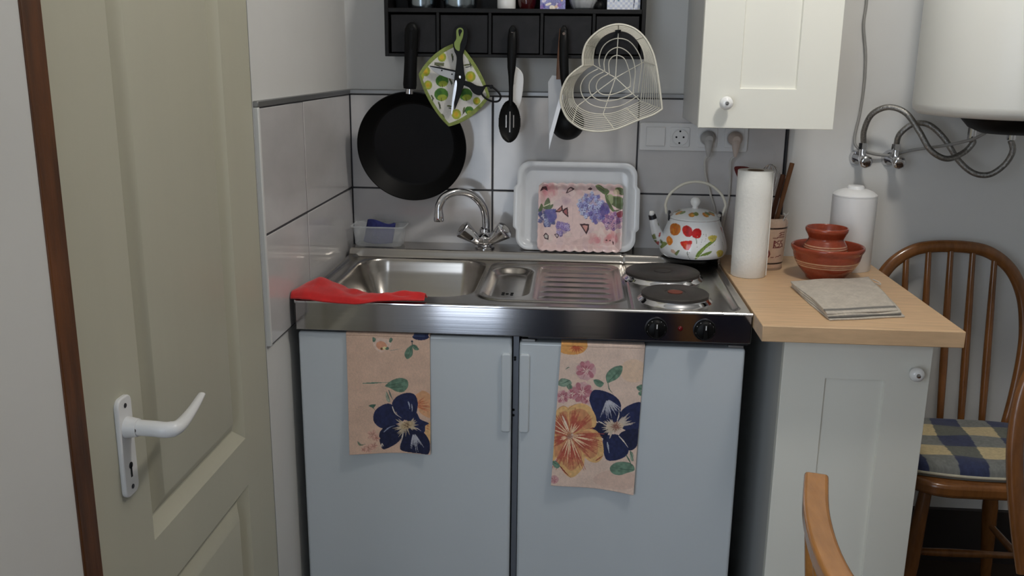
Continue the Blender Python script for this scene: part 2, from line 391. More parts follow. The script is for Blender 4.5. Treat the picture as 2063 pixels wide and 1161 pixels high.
for kx in (0.796, 0.8995):
    kb = mk('control_knob', cyl((kx, FY-0.017, 0.8605), (kx, FY, 0.8605), 0, prof=[(0,0),(0.0165,0),(0.019,0.12),(0.0215,0.85),(0.0215,1),(0,1)], n=32), m_black, fp, smooth=40)
    mk('grip', box(kx-0.0045, kx+0.0045, FY-0.025, FY-0.016, 0.8445, 0.8765), m_black, kb, bevel=0.002)
    mk('pointer', box(kx-0.001, kx+0.001, FY-0.0255, FY-0.0249, 0.866, 0.8755), m_whiteplastic, kb)
    mk('bezel', xf(lathe([(0.0235,0),(0.0245,0.002),(0.0225,0.003),(0.0217,0.0)], 36), Matrix.Translation((kx, FY, 0.8605)) @ Matrix.Rotation(math.pi/2, 4, 'X')), m_darkmetal, kb, smooth=40)
    for a in (150, 120, 60, 30, 195, 345):
        px_, pz_ = kx+0.0190*math.cos(math.radians(a)), 0.8605+0.0190*math.sin(math.radians(a))
        mk('dial_mark', cyl((px_, FY-0.0120, pz_), (px_, FY-0.006, pz_), 0.0011, n=8), m_whiteplastic, kb)
mk('indicator_lamp', cyl((0.848, FY-0.004, 0.861), (0.848, FY, 0.861), 0, prof=[(0,0),(0.003,0.02),(0.0052,0.5),(0.0055,1),(0,1)], n=18), M('red_lens', (96,6,14), 0.15), fp, smooth=50)
for (bx_, by_, br, dot) in ((0.836, -0.262, 0.092, False), (0.846, -0.478, 0.076, True)):
    hr = mk('hotplate_ring', lathe([(br+0.009, 0.8935), (br+0.0075, 0.8965), (br+0.003, 0.900), (br+0.001, 0.904), (br-0.004, 0.904)], 64, (bx_, by_, 0)), m_chrome, sink, smooth=60)
    pl = mk('hotplate', lathe([(br, 0.898), (br, 0.910), (br-0.003, 0.9125), (br*0.32, 0.9125), (br*0.30, 0.911), (0, 0.911)], 64, (bx_, by_, 0)), m_castiron, sink, smooth=40)
    if dot: mk('red_dot', lathe([(0.017, 0.911), (0.017, 0.9128), (0, 0.9128)], 32, (bx_, by_, 0)), M('hotplate_red', (118,62,48), 0.6, var=0.15), pl, smooth=40)
    else: mk('centre_disc', lathe([(0.021, 0.911), (0.021, 0.912), (0, 0.912)], 32, (bx_, by_, 0)), m_castiron, pl, smooth=40)
for dx, dy in ((-0.010, 0.006), (-0.010, -0.008), (0.0, -0.001), (0.011, 0.006), (0.011, -0.009)):
    mk('drain_hole', cyl((0.458+dx, -0.405+dy, 0.8765), (0.458+dx, -0.405+dy, 0.8782), 0.0038, n=12), m_black, sink)
mk('basin_drain', lathe([(0.030, 0.7395), (0.033, 0.7415), (0.024, 0.7425), (0.010, 0.739), (0, 0.739)], 32, (0.214, -0.312, 0)), m_chrome, sink, smooth=50)

# faucet
fx, fy = 0.368, -0.062; FZ = 0.005
fau = root('faucet', (fx, fy, 0.911), 'chrome two handle mixer tap with a curved swan neck spout', 'faucet')
mk('base', lathe([(0,0.9165),(0.027,0.9165),(0.027,0.921),(0.022,0.924),(0.020,0.930),(0,0.930)], 32, (fx, fy, 0)), m_chrome, fau, smooth=40)
hexb = lathe([(0,0.922),(0.017,0.922),(0.0315,0.934),(0.0315,0.950),(0.016,0.962),(0,0.962)], 6, (0, 0, 0))
mk('body', xf(hexb, Matrix.Translation((fx, fy-0.006, 0)) @ Matrix.Rotation(math.radians(30), 4, 'Z')), m_chrome, fau, bevel=0.0015)
sp = [(fx, fy, 0.950), (fx+0.003, fy, 0.985), (fx-0.004, fy-0.006, 1.030), (fx-0.033, fy-0.022, 1.066), (fx-0.070, fy-0.044, 1.076), (fx-0.101, fy-0.062, 1.064), (fx-0.114, fy-0.071, 1.042), (fx-0.1155, fy-0.072, 1.026)]
mk('spout', tube(cat(sp, 8), 0.0108, 18), m_chrome, fau, smooth=60)
mk('collar', lathe([(0.0115,0.955),(0.0155,0.958),(0.0145,0.970),(0.0110,0.973)], 24, (fx, fy, 0)), m_chrome, fau, smooth=40)
mk('aerator', lathe([(0.008,1.000),(0.0125,1.000),(0.0135,1.004),(0.0130,1.018),(0.0115,1.025),(0.0108,1.030)], 24, (fx-0.1155, fy-0.072, 0)), m_chrome, fau, smooth=40)
for s in (-1, 1):
    a = (fx+s*0.014, fy-0.016, 0.937); b = (fx+s*0.060, fy-0.034, 0.976)
    V, F = cyl(a, b, 0, n=8, prof=[(0,0),(0.013,0),(0.0145,0.20),(0.0255,0.90),(0.0245,0.97),(0.019,1.0),(0,1.0)])
    hk = mk('tap_handle', (V, F), m_chrome, fau, bevel=0.001)
    d = (Vector(b)-Vector(a)).normalized()
    mk('cap', cyl(Vector(b), Vector(b)+d*0.002, 0.0125, n=16), m_steel, hk)

# ------------------------------------------------------------------ units under the worktop
def unit(name, x0, x1, ztop, label, cat_, hside):
    r = root(name, ((x0+x1)/2, -0.3, 0.0), label, cat_)
    if hside > 0:                                   # open carcass: the basin hangs down into it
        a, b, zt = x0+0.004, x1-0.004, ztop-0.006
        mk('body', join(box(a, a+0.016, -0.548, -0.02, 0.07, zt), box(b-0.016, b, -0.548, -0.02, 0.07, zt), box(a, b, -0.036, -0.02, 0.07, zt), box(a, b, -0.548, -0.02, 0.07, 0.09)), m_fridge, r)
    else: mk('body', box(x0+0.004, x1-0.004, -0.548, -0.02, 0.07, ztop-0.006), m_fridge, r, bevel=0.004)
    mk('plinth', box(x0+0.01, x1-0.01, -0.50, -0.05, 0.0, 0.07), m_darkmetal, r)
    d = mk('door', box(x0, x1, -0.592, -0.552, 0.085, ztop), m_fridge, r, bevel=0.006, seg=3)
    hx0, hx1 = (x1-0.0225, x1-0.001) if hside > 0 else (x0+0.001, x0+0.0235)
    mk('handle', prism(rrect(hx0, hx1, 0.604, 0.790, 0.006), -0.599, -0.588, lambda a, b, c: (a, c, b)), m_fridge, d, bevel=0.003, seg=3)
    return r, d
cab1, cd1 = unit('sink_cabinet', 0.003, 0.4835, 0.824, 'white enamelled cupboard under the sink basin, grip on its right', 'cabinet', 1)
fr, frd = unit('mini_fridge', 0.5005, 0.9915, 0.8165, 'small white fridge under the hotplates, grip on its left', 'refrigerator', -1)
st = mk('filler_strip', box(0.4860, 0.4985, -0.575, -0.553, 0.085, 0.826), M('strip_grey', (120,124,132), 0.4, 0.4), cab1)
for z in (0.775, 0.770, 0.650, 0.637): mk('screw', cyl((0.490 if z > .7 else 0.488, -0.577, z), (0.490 if z > .7 else 0.488, -0.574, z), 0.0028, n=10), m_black, st)
mk('hinge', join(box(0.955, 0.988, -0.585, -0.556, 0.8168, 0.8225), cyl((0.972, -0.574, 0.817), (0.972, -0.574, 0.8262), 0.006, n=14)), m_alu, fr, bevel=0.001)
mk('hinge', join(box(0.505, 0.535, -0.588, -0.556, 0.8168, 0.8225),), m_alu, fr, bevel=0.001)

# ------------------------------------------------------------------ wooden counter and its cabinet
cnt = mk('counter_board', box(1.0015, 1.402, -0.698, 0.006, 0.868, 0.902), m_oak, bevel=0.0015)
tag(cnt, 'pale beech worktop board beside the steel hob', 'worktop')
def shaker(name, parent, x0, x1, yf, z0, z1, fw, mat):
    """shaker door: stiles, rails and a sunk panel as one door mesh, inner edges chamfered"""
    V = []; F = []; ix0, ix1, iz0, iz1 = x0+fw, x1-fw, z0+fw, z1-fw
    rings = [((x0, x1, z0, z1), 0.019), ((x0, x1, z0, z1), 0.001), ((x0+0.001, x1-0.001, z0+0.001, z1-0.001), 0.0), ((ix0, ix1, iz0, iz1), 0.0), ((ix0+0.002, ix1-0.002, iz0+0.002, iz1-0.002), 0.007)]
    for (a, b, c, d), dp in rings: V += [(a, yf+dp, c), (b, yf+dp, c), (b, yf+dp, d), (a, yf+dp, d)]
    for i in range(len(rings)-1):
        for k in range(4): F.append([4*i+k, 4*i+(k+1) % 4, 4*i+4+(k+1) % 4, 4*i+4+k])
    n = 4*(len(rings)-1); F.append([n, n+1, n+2, n+3]); F.append([3, 2, 1, 0])
    return mk(name, (V, F), mat, parent)
def knob(parent, x, y, z):
    k = mk('knob', cyl((x, y, z), (x, y-0.034, z), 0, n=28, prof=[(0,0),(0.007,0),(0.006,0.35),(0.0135,0.48),(0.0155,0.68),(0.0135,0.88),(0.007,0.98),(0,1.0)]), m_porc, parent, smooth=60)
    mk('knob_screw', cyl((x, y-0.0338, z), (x, y-0.0365, z), 0, n=16, prof=[(0,0),(0.0048,0),(0.004,0.7),(0,1.0)]), m_chrome, k, smooth=50)
    mk('knob_collar', cyl((x, y-0.0005, z), (x, y-0.004, z), 0.008, n=18), m_chrome, k)
bc = root('base_cabinet', (1.21, -0.33, 0.0), 'white shaker base cabinet under the beech worktop', 'cabinet')
mk('body', box(1.064, 1.366, -0.618, -0.02, 0.09, 0.867), m_cabside, bc, bevel=0.001)
mk('plinth', box(1.075, 1.355, -0.57, -0.05, 0.0, 0.09), m_cabside, bc)
d = shaker('door', bc, 1.062, 1.366, -0.640, 0.095, 0.864, 0.090, m_cab)
knob(d, 1.330, -0.640, 0.797)
wc = root('wall_cabinet', (1.04, -0.17, 1.272), 'white shaker wall cabinet above the sockets', 'cabinet')
mk('body', box(0.892, 1.194, -0.330, 0.007, 1.274, 1.874), m_cabside, wc, bevel=0.001)
d = shaker('door', wc, 0.8905, 1.1955, -0.352, 1.2725, 1.874, 0.089, m_cab)
knob(d, 0.948, -0.352, 1.330)

# ------------------------------------------------------------------ water heater and its plumbing
wh = root('water_heater', (1.640, -0.245, 1.30), 'large white cylindrical water heater on the wall at right', 'water heater')
hc = (1.640, -0.245, 0)
mk('tank', lathe([(0,1.302),(0.17,1.302),(0.212,1.306),(0.2245,1.316),(0.2265,1.33),(0.2265,2.04),(0.21,2.06),(0,2.06)], 96, hc), m_white, wh, smooth=50)
mk('bottom_cover', lathe([(0.118,1.303),(0.116,1.296),(0.098,1.276),(0.07,1.264),(0,1.262)], 64, hc), m_black, wh, smooth=50)
mk('bracket', box(1.52, 1.76, -0.03, 0.007, 1.75, 1.85), m_darkmetal, wh)
for (sx, nm) in ((1.595, 'cold'), (1.690, 'hot')):
    mk('pipe_stub', cyl((sx, -0.13, 1.240), (sx, -0.13, 1.305), 0.011, n=18), m_chrome, wh)
def valve(x, z, label):
    v = root('angle_valve', (x, 0.0, z-0.015), label, 'valve', 'angle valves under the water heater')
    mk('rosette', cyl((x, 0.0075, z), (x, -0.004, z), 0.0225, 0.018, n=24), m_chrome, v, smooth=40)
    mk('valve_body', join(cyl((x, 0.0, z), (x, -0.046, z), 0.010, n=20), cyl((x, -0.034, z-0.004), (x, -0.034, z+0.034), 0.0085, n=20)), m_chrome, v, smooth=40)
    mk('valve_knob', cyl((x, -0.046, z), (x, -0.078, z-0.004), 0, n=8, prof=[(0,0),(0.010,0),(0.0165,0.35),(0.0175,0.85),(0.012,1),(0,1)]), m_chrome, v, bevel=0.0015)
    mk('nut', cyl((x, -0.034, z+0.026), (x, -0.034, z+0.042), 0.0115, n=6), m_chrome, v)
valve(1.362, 1.176, 'chrome angle valve nearer the wall cabinet'); valve(1.446, 1.175, 'chrome angle valve farther right of the two')
def hose(P, name, label):
    o = mk(name, tube(cat(P, 10), 0.0075, 12), m_hose, None, smooth=60); tag(o, label, 'hose', 'braided hoses of the water heater')
h1 = [(1.362,-0.034,1.216)]+[tuple(at(u, v, y)) for u, v, y in ((1741,262,-0.05),(1757,230,-0.07),(1790,216,-0.09),(1825,228,-0.11),(1852,265,-0.13),(1875,303,-0.14),(1908,320,-0.14),(1942,307,-0.13),(1960,288,-0.13))]+[(1.595,-0.13,1.238)]
hose(h1, 'flexible_hose', 'braided steel hose arching from the left angle valve')
h2 = [(1.446,-0.034,1.216)]+[tuple(at(u, v, y)) for u, v, y in ((1813,270,-0.05),(1840,250,-0.06),(1872,252,-0.07),(1903,280,-0.08),(1930,322,-0.09),(1960,348,-0.10),(1993,352,-0.11),(2024,332,-0.12),(2040,305,-0.13))]+[(1.690,-0.13,1.238)]
hose(h2, 'flexible_hose', 'braided steel hose drooping lowest, from the right angle valve')
cb = [tuple(at(u, v, y)) for u, v, y in ((1748,-90,0.0),(1746,0,0.0),(1740,50,0.0),(1744,110,0.0),(1741,170,0.0),(1733,225,-0.002),(1722,275,-0.012),(1727,297,-0.02),(1755,309,-0.012),(1795,313,-0.006),(1835,303,-0.03),(1900,294,-0.09),(1955,282,-0.15),(1985,268,-0.2))]
o = mk('power_cable', tube(cat(cb, 8), 0.0038, 8), m_cablegrey, None, smooth=60); tag(o, 'thin grey cable running down the wall to the water heater', 'cable')

# ------------------------------------------------------------------ black spice shelf
sh = root('spice_shelf', (0.444, -0.05, 1.424), 'black wooden wall shelf with five small drawers', 'shelf')
SX0, SX1, SB, SF = 0.112, 0.776, 0.006, -0.108
mk('back_board', box(SX0+0.006, SX1-0.006, SB-0.008, SB, 1.427, 1.78), m_shelf, sh)
for a, b in ((SX0, SX0+0.010), (SX1-0.010, SX1)):
    poly = [(SF, 1.424), (SB, 1.424), (SB, 1.80), (-0.05, 1.80), (-0.085, 1.70), (SF+0.012, 1.62), (SF, 1.56)]
    mk('side_panel', prism(poly, a, b, lambda p, q, c: (c, p, q)), m_shelf, sh, bevel=0.001)
mk('bottom_board', box(SX0+0.010, SX1-0.010, SF, SB, 1.424, 1.432), m_shelf, sh, bevel=0.001)
mk('shelf_board', box(SX0+0.010, SX1-0.010, SF, SB, 1.5335, 1.5445), m_shelf, sh, bevel=0.001)
mk('top_board', box(SX0+0.010, SX1-0.010, -0.06, SB, 1.74, 1.75), m_shelf, sh)
dv = [SX0+0.010, 0.250, 0.3835, 0.5155, 0.647, SX1-0.010]
for x in dv[1:-1]: mk('divider', box(x-0.0035, x+0.0035, SF, SB-0.01, 1.432, 1.5335), m_shelf, sh)
HOOK = []
for a, b in zip(dv, dv[1:]):
    dr = mk('drawer', box(a+0.0055, b-0.0055, SF+0.006, SB-0.012, 1.4345, 1.5285), m_drawer, sh, bevel=0.0015)
    HOOK.append((a+b)/2)
knobx = [0.1865, 0.313, 0.443, 0.5715, 0.707]
drs = [o for o in sh.children if o.name.startswith('drawer')]
for x, dro in zip(knobx, drs):
    mk('drawer_knob', cyl((x, SF+0.007, 1.491), (x, SF-0.030, 1.494), 0, n=16, prof=[(0,0),(0.004,0),(0.0035,0.7),(0.0075,0.8),(0.007,0.95),(0,1)]), m_black, dro, smooth=50)
SZ = 1.5445
# things on the shelf
def on_shelf(name, prof, x, y, mat, label, cat_, n=40, extra=None, smooth=40):
    o = mk(name, lathe(prof, n, (x, y, SZ)), mat, None, smooth=smooth); tag(o, label, cat_); return o
for x, r, lb in ((0.202, 0.037, 'steel mug at the left end of the black shelf'), (0.302, 0.043, 'wider steel cup second on the black shelf')):
    mg = root('metal_mug', (x, -0.060, SZ), lb, 'mug')
    mk('mug_body', lathe([(0,0.0005),(r*0.93,0.0005),(r*0.97,0.004),(r,0.012),(r,0.085),(r*0.97,0.085),(r*0.96,0.012),(0,0.010)], 48, (x, -0.060, SZ)), M('mug_steel', (150,160,166), 0.22, 1.0), mg, smooth=40)
    mk('mug_handle', tube(cat([(x-r+.001, -0.060, SZ+0.072), (x-r-0.014, -0.060, SZ+0.066), (x-r-0.016, -0.060, SZ+0.035), (x-r+.001, -0.060, SZ+0.022)], 6), 0.003, 8), m_steel, mg, smooth=60)
sk = root('white_jar', (0.421, -0.055, SZ), 'plain white ceramic jar between the mugs and the dark red jar', 'jar')
mk('jar_body', lathe([(0,0),(0.022,0),(0.024,0.004),(0.024,0.06),(0.02,0.068),(0,0.070)], 36, (0.421, -0.055, SZ)), m_porc, sk, smooth=40)
mk('jar_spout', cyl((0.402, -0.055, SZ+0.040), (0.391, -0.055, SZ+0.060), 0.004, n=10), m_black, sk)
rj = root('dark_red_jar', (0.474, -0.055, SZ), 'dark red glossy jar in the middle of the black shelf', 'jar')
mk('jar_body', lathe([(0,0),(0.018,0),(0.0225,0.012),(0.025,0.03),(0.022,0.055),(0.017,0.065),(0,0.065)], 36, (0.474, -0.055, SZ)), m_darkred, rj, smooth=50)
mk('jar_lid', lathe([(0.018,0.0655),(0.019,0.068),(0.019,0.078),(0,0.080)], 36, (0.474, -0.055, SZ)), m_black, rj, smooth=40)
(V, F), U, W = grid(lambda u, v: np.stack([0.509+u*0.064, np.full_like(u, -0.0785), SZ+v*0.085], -1), 90, 110)
P = Paint(U*100, W*130, (150,150,205), 0.25, 6)
for k in range(26): P.ell(random.uniform(0,100), random.uniform(0,130), random.uniform(6,16), random.uniform(4,12), random.choice([(225,215,235),(96,88,170),(235,200,170),(150,120,190),(250,240,225),(120,160,205)]), random.uniform(0,180))
bxo = root('printed_carton', (0.541, -0.055, SZ), 'small purple and blue printed carton on the black shelf', 'box')
mk('carton_body', box(0.509, 0.573, -0.078, -0.030, SZ, SZ+0.085), M('carton_purple', (120,110,170), 0.5), bxo)
mk('printed_front', (V, F), m_glaze, bxo, colors=P.C)
gj = root('glass_jar', (0.6185, -0.058, SZ), 'ribbed clear glass jar on the black shelf', 'jar')
NV = 56; V = []; F = []
pr = [(0.0,0.001),(0.022,0.001),(0.028,0.006),(0.034,0.02),(0.036,0.036),(0.034,0.055),(0.024,0.066),(0.022,0.080)]
V2, F2 = lathe(pr, NV, (0,0,0)); V2 = [(x*(1+0.035*math.cos(14*math.atan2(y, x))), y*(1+0.035*math.cos(14*math.atan2(y, x))), z) for x, y, z in V2]
mk('jar_glass', ([(x+0.6185, y-0.058, z+SZ) for x, y, z in V2], F2), M('ribbed_glass', (200,202,204), 0.08, alpha=0.55, coat=0.5), gj, smooth=60)
mk('jar_filling', lathe([(0,0.004),(0.024,0.005),(0.031,0.022),(0.032,0.04),(0,0.042)], 32, (0.6185,-0.058,SZ)), M('salt_grey', (185,185,186), 0.8, var=0.2, vscale=90), gj, smooth=60)
mk('jar_lid', lathe([(0.022,0.078),(0.025,0.080),(0.025,0.092),(0,0.094)], 32, (0.6185,-0.058,SZ)), m_black, gj, smooth=40)
o = mk('black_stopper', lathe([(0,0),(0.009,0),(0.012,0.005),(0.012,0.014),(0.007,0.021),(0,0.022)], 24, (0.6595,-0.075,SZ)), m_black, None, smooth=50); tag(o, 'little black knob-shaped stopper beside the glass jar', 'stopper')
(V, F), U, W = grid(lambda u, v: np.stack([0.679+u*0.083, np.full_like(u, -0.0805), SZ+v*0.075], -1), 100, 90)
P = Paint(U*83, W*75, (205,212,232), 0.08, 6)
ck = ((np.floor(U*83/6.4)+np.floor(W*75/6.4)) % 2 == 0); P.put(np.where(ck)[0], (232,235,242), 1, 0.08)
for c in ((20,24),(52,30),(34,60),(70,55)):
    P.line([(c[0]-4,c[1]-6),(c[0],c[1]+5),(c[0]+4,c[1]-5)], 1.6, (60,70,110)); P.ell(c[0]+8, c[1]+2, 3, 5, (120,150,170))
P.line([(66,2),(68,30),(65,60)], 2.5, (80,84,110))
tb = root('checked_tin', (0.7205, -0.055, SZ), 'blue and white checked tin at the right end of the black shelf', 'tin')
mk('tin_body', box(0.679, 0.762, -0.080, -0.022, SZ, SZ+0.075), M('tin_paint', (205,212,228), 0.35), tb)
mk('printed_front', (V, F), m_glaze, tb, colors=P.C)

# ------------------------------------------------------------------ things hanging from the drawer knobs
def hang_prof(pts, y0, y1, name, mat, parent, bevel=0.002, k=5, sm=True):
    """outline (x, z) extruded between two depths"""
    poly = [tuple(p) for p in (cat(pts, k, True) if sm else pts)]
    return mk(name, prism(poly, y0, y1, lambda a, b, c: (a, c, b)), mat, parent, bevel=bevel)
# frying pan, tilted: rim leaning forward at the top
pc = Vector((0.1745, -0.090, 1.191)); prt = root('frying_pan', (0.1745, -0.06, 1.045), 'black non-stick frying pan hanging by its handle', 'pan')
pm = Matrix.Translation(pc) @ Matrix.Rotation(math.radians(90+7), 4, 'X')       # local +z looks at the room
PR = 0.1465
body = [(0,-0.040),(PR*0.70,-0.040),(PR*0.78,-0.036),(PR*0.985,-0.002),(PR,0.0),(PR,0.0025),(PR*0.985,0.003),(PR*0.965,0.0),(PR*0.785,-0.0305),(PR*0.745,-0.0345),(0,-0.0350)]
pbm = mk('pan_body', xf(lathe(body, 96), pm), m_blackm, prt, smooth=35)
mk('cooking_surface', xf(lathe([(PR*0.735,-0.0349),(PR*0.735,-0.0343),(0,-0.0343)], 80), pm), M('nonstick', (16,15,16), 0.45, spec=0.2, var=0.2, vscale=10), pbm, smooth=40)
rt = pm @ Vector((0, PR-0.002, 0.0)); hk = Vector((0.1870, -0.128, 1.508))
ax_ = (hk-rt).normalized()
mk('ferrule', tube([rt-ax_*0.004, rt+ax_*0.012], [(0.011, 0.008)]*2, 20, flat=(1,0,0)), m_chrome, prt, smooth=50)
hw = [(0.0165,0.010),(0.0178,0.011),(0.0172,0.011),(0.0165,0.0105),(0.0170,0.010),(0.0180,0.010),(0.0175,0.0095),(0.012,0.008),(0.004,0.004)]
hpnts = [rt+ax_*(0.009+(hk-rt-ax_*0.009).length*t) for t in (0,0.06,0.2,0.4,0.6,0.78,0.90,0.97,1.0)]
ph = mk('handle', tube(hpnts, hw, 20, flat=(1,0,0)), m_black, prt, smooth=60)
mk('handle_inset', tube([hpnts[4]+Vector((0,-0.0095,0)), hpnts[5]+Vector((0,-0.0095,0)), hpnts[6]+Vector((0,-0.008,0))], [(0.005,0.0015),(0.0075,0.0015),(0.004,0.0015)], 14, flat=(1,0,0)), m_blackm, ph, smooth=60)

# pot holder, printed with apples and lemons (print coordinates in hundredths of its own drawing)
def cr8(x, y): return (830+x*190/1003.0, 40+y*220/1161.0)
PHY = -0.118
Q = {k: at(*cr8(*p), PHY) for k, p in {'T': (495,165), 'L': (10,560), 'B': (385,1205), 'R': (890,835)}.items()}
def ph_fn(u, v):
    s = 2*u-1; t = 2*v-1; k = 0.55
    a = s*np.sqrt(1-k*t*t/2); b = t*np.sqrt(1-k*s*s/2); a = (a+1)/2; b = (b+1)/2
    X = ((1-a)*(1-b))[:,None]*Q['T']+(a*(1-b))[:,None]*Q['R']+(a*b)[:,None]*Q['B']+((1-a)*b)[:,None]*Q['L']
    X[:,1] += -0.004*np.sin(3.1*a+1)*np.cos(2.2*b)-0.0025*(1-np.maximum(np.abs(s), np.abs(t))**6)
    return X
(V, F), U, W = grid(ph_fn, 150, 150)
Qp = {'T': (495,165), 'L': (10,560), 'B': (385,1205), 'R': (890,835)}
s = 2*U-1; t = 2*W-1; a = (s*np.sqrt(1-0.55*t*t/2)+1)/2; b = (t*np.sqrt(1-0.55*s*s/2)+1)/2
PU = (1-a)*(1-b)*Qp['T'][0]+a*(1-b)*Qp['R'][0]+a*b*Qp['B'][0]+(1-a)*b*Qp['L'][0]
PV = (1-a)*(1-b)*Qp['T'][1]+a*(1-b)*Qp['R'][1]+a*b*Qp['B'][1]+(1-a)*b*Qp['L'][1]
P = Paint(PU, PV, (222,220,214), 0.05, 20)
def apple(cx, cy, r, ang=0):
    P.ell(cx, cy, r, r*0.95, (78,128,50), ang, var=0.2); P.ell(cx+r*0.15, cy+r*0.45, r*0.7, r*0.45, (168,178,66), ang, 0.8); P.ell(cx-r*0.35, cy-r*0.3, r*0.4, r*0.35, (60,110,52), ang, 0.8)
    P.line([(cx, cy+r*0.5), (cx+r*0.1, cy+r*1.05)], 9, (95,84,50))
def lemon(cx, cy, r, ang=0):
    P.ell(cx, cy, r, r*1.1, (166,178,66), ang, var=0.2); P.ell(cx-2, cy, r*0.6, r*0.7, (206,184,62), ang, 0.9); P.ell(cx-2, cy+2, r*0.3, r*0.35, (214,172,52), ang, 0.9)
for c in ((325,645,68),(315,790,74),(575,790,70),(610,960,46)): apple(*c)
for c in ((175,690,44),(475,1000,50),(625,600,52),(325,395,45),(150,545,48),(90,600,42),(360,300,34),(700,740,40),(690,860,38)): lemon(*c)
for q in ([(250,460),(340,480)], [(430,360),(445,430)], [(555,480),(640,470)], [(285,870),(310,940)], [(380,910),(440,920)], [(400,620),(440,680)], [(560,930),(545,990)], [(320,1000),(350,1040)], [(210,800),(235,840)], [(600,400),(640,500)]):
    P.line(q, 22, (98,104,70)); P.line([(q[0][0]+14, q[0][1]+24), (q[1][0]-10, q[1][1]+20)], 13, (58,64,58))
P.fill([(245,450),(350,455),(345,490),(245,480)], (108,112,84), 1, False)
edge = np.maximum(np.abs(2*U-1), np.abs(2*W-1)); P.put(np.where(edge > 0.885)[0], (140,154,84), 1, 0.15)
o = mk('pot_holder', (V, F), m_print, None, smooth=180, solid=0.007, colors=P.C); tag(o, 'square pot holder printed with apples and lemons, green edged', 'pot holder')

# kitchen scissors
sc = root('kitchen_scissors', (0.315, -0.135, 1.28), 'open black kitchen scissors hanging over the pot holder', 'scissors')
def o8(*pts, y=-0.137): return [(at(*cr8(*p), y)[0], at(*cr8(*p), y)[2]) for p in pts]
upr = o8((445,130),(470,75),(525,58),(580,80),(598,140),(590,240),(560,330),(545,400),(560,560),(570,630),(535,760),(470,930),(455,940),(455,800),(455,640),(470,520),(480,400),(455,330),(440,240))
hang_prof(upr, -0.148, -0.141, 'upright_half', m_black, sc, 0.0012)
hang_prof(o8((480,110),(520,85),(552,110),(548,180),(520,260),(510,330),(470,310),(455,250),(478,200)), -0.1496, -0.1478, 'green_inlay', m_green, sc, 0.0004)
hang_prof(o8((502,112),(522,100),(540,120),(525,150),(515,180),(505,150)), -0.1503, -0.1494, 'hang_hole', m_black, sc, 0.0)
hang_prof(o8((468,645),(485,660),(480,740),(455,880),(435,1000),(425,985),(430,880),(448,740)), -0.1495, -0.1478, 'cutting_edge', m_chrome, sc, 0.0003)
hang_prof(o8((195,490),(320,515),(470,545),(560,640),(640,670),(600,720),(480,650),(360,610),(250,560)), -0.1405, -0.1385, 'level_blade', m_blade, sc, 0.0004)
hang_prof(o8((195,488),(320,508),(470,540),(470,556),(320,524),(210,500)), -0.1412, -0.1404, 'blade_spine', m_black, sc, 0.0)
for c in ((320,538),(428,578)): hang_prof(o8((c[0]-9,c[1]),(c[0],c[1]-9),(c[0]+9,c[1]),(c[0],c[1]+9)), -0.1415, -0.1404, 'notch', m_black, sc, 0.0)
hang_prof(o8((550,650),(620,660),(700,700),(780,710),(770,740),(730,800),(660,780),(610,720),(550,690)), -0.1460, -0.1390, 'level_shank', m_black, sc, 0.0015)
lp = [tuple(at(*cr8(*p), -0.1425)) for p in ((740,760),(765,710),(830,705),(900,750),(942,810),(925,860),(870,870),(800,845),(750,800))]
mk('finger_loop', tube(cat(lp, 6, True), 0.0026, 10, closed=True), m_black, sc, smooth=60)
hang_prof(o8((820,700),(855,690),(865,710),(840,735)), -0.1455, -0.1395, 'thumb_stop', m_black, sc, 0.001)
p0 = at(*cr8(510, 608), -0.148); mk('pivot_screw', cyl(p0, p0+np.array([0,-0.003,0]), 0, n=18, prof=[(0,0),(0.0042,0),(0.0036,0.8),(0,1)]), m_chrome, sc, smooth=40)

# slotted spoon
ss = root('slotted_spoon', (0.440, -0.128, 1.214), 'black slotted serving spoon hanging in the middle of the shelf', 'spoon')
hs = [(0.4425,-0.120,1.502),(0.4428,-0.124,1.494),(0.4426,-0.128,1.470),(0.4422,-0.130,1.43),(0.4415,-0.131,1.40),(0.4412,-0.131,1.378),(0.4408,-0.130,1.35),(0.4402,-0.129,1.305)]
mk('spoon_handle', tube(hs, [(0.004,0.003),(0.0095,0.006),(0.0120,0.0075),(0.0120,0.008),(0.0105,0.0075),(0.0075,0.006),(0.0055,0.005),(0.0055,0.004)], 18, flat=(1,0,0)), m_black, ss, smooth=60)
mk('hang_ring', cyl((0.4425,-0.1285,1.488), (0.4425,-0.1345,1.488), 0.0035, n=14), M('handle_tip', (110,92,80), 0.3), ss)
def bowl_fn(u, v):
    a = 2*math.pi*u; r = v; zc, zt = 1.266, 0
    x = 0.4375+0.0285*r*np.cos(a)*(1+0.12*np.sin(a)*r); z = zc+np.where(np.sin(a) > 0, 0.050, 0.052)*r*np.sin(a); y = -0.130+0.010*(1-r**2)
    return np.stack([x, y, z], -1)
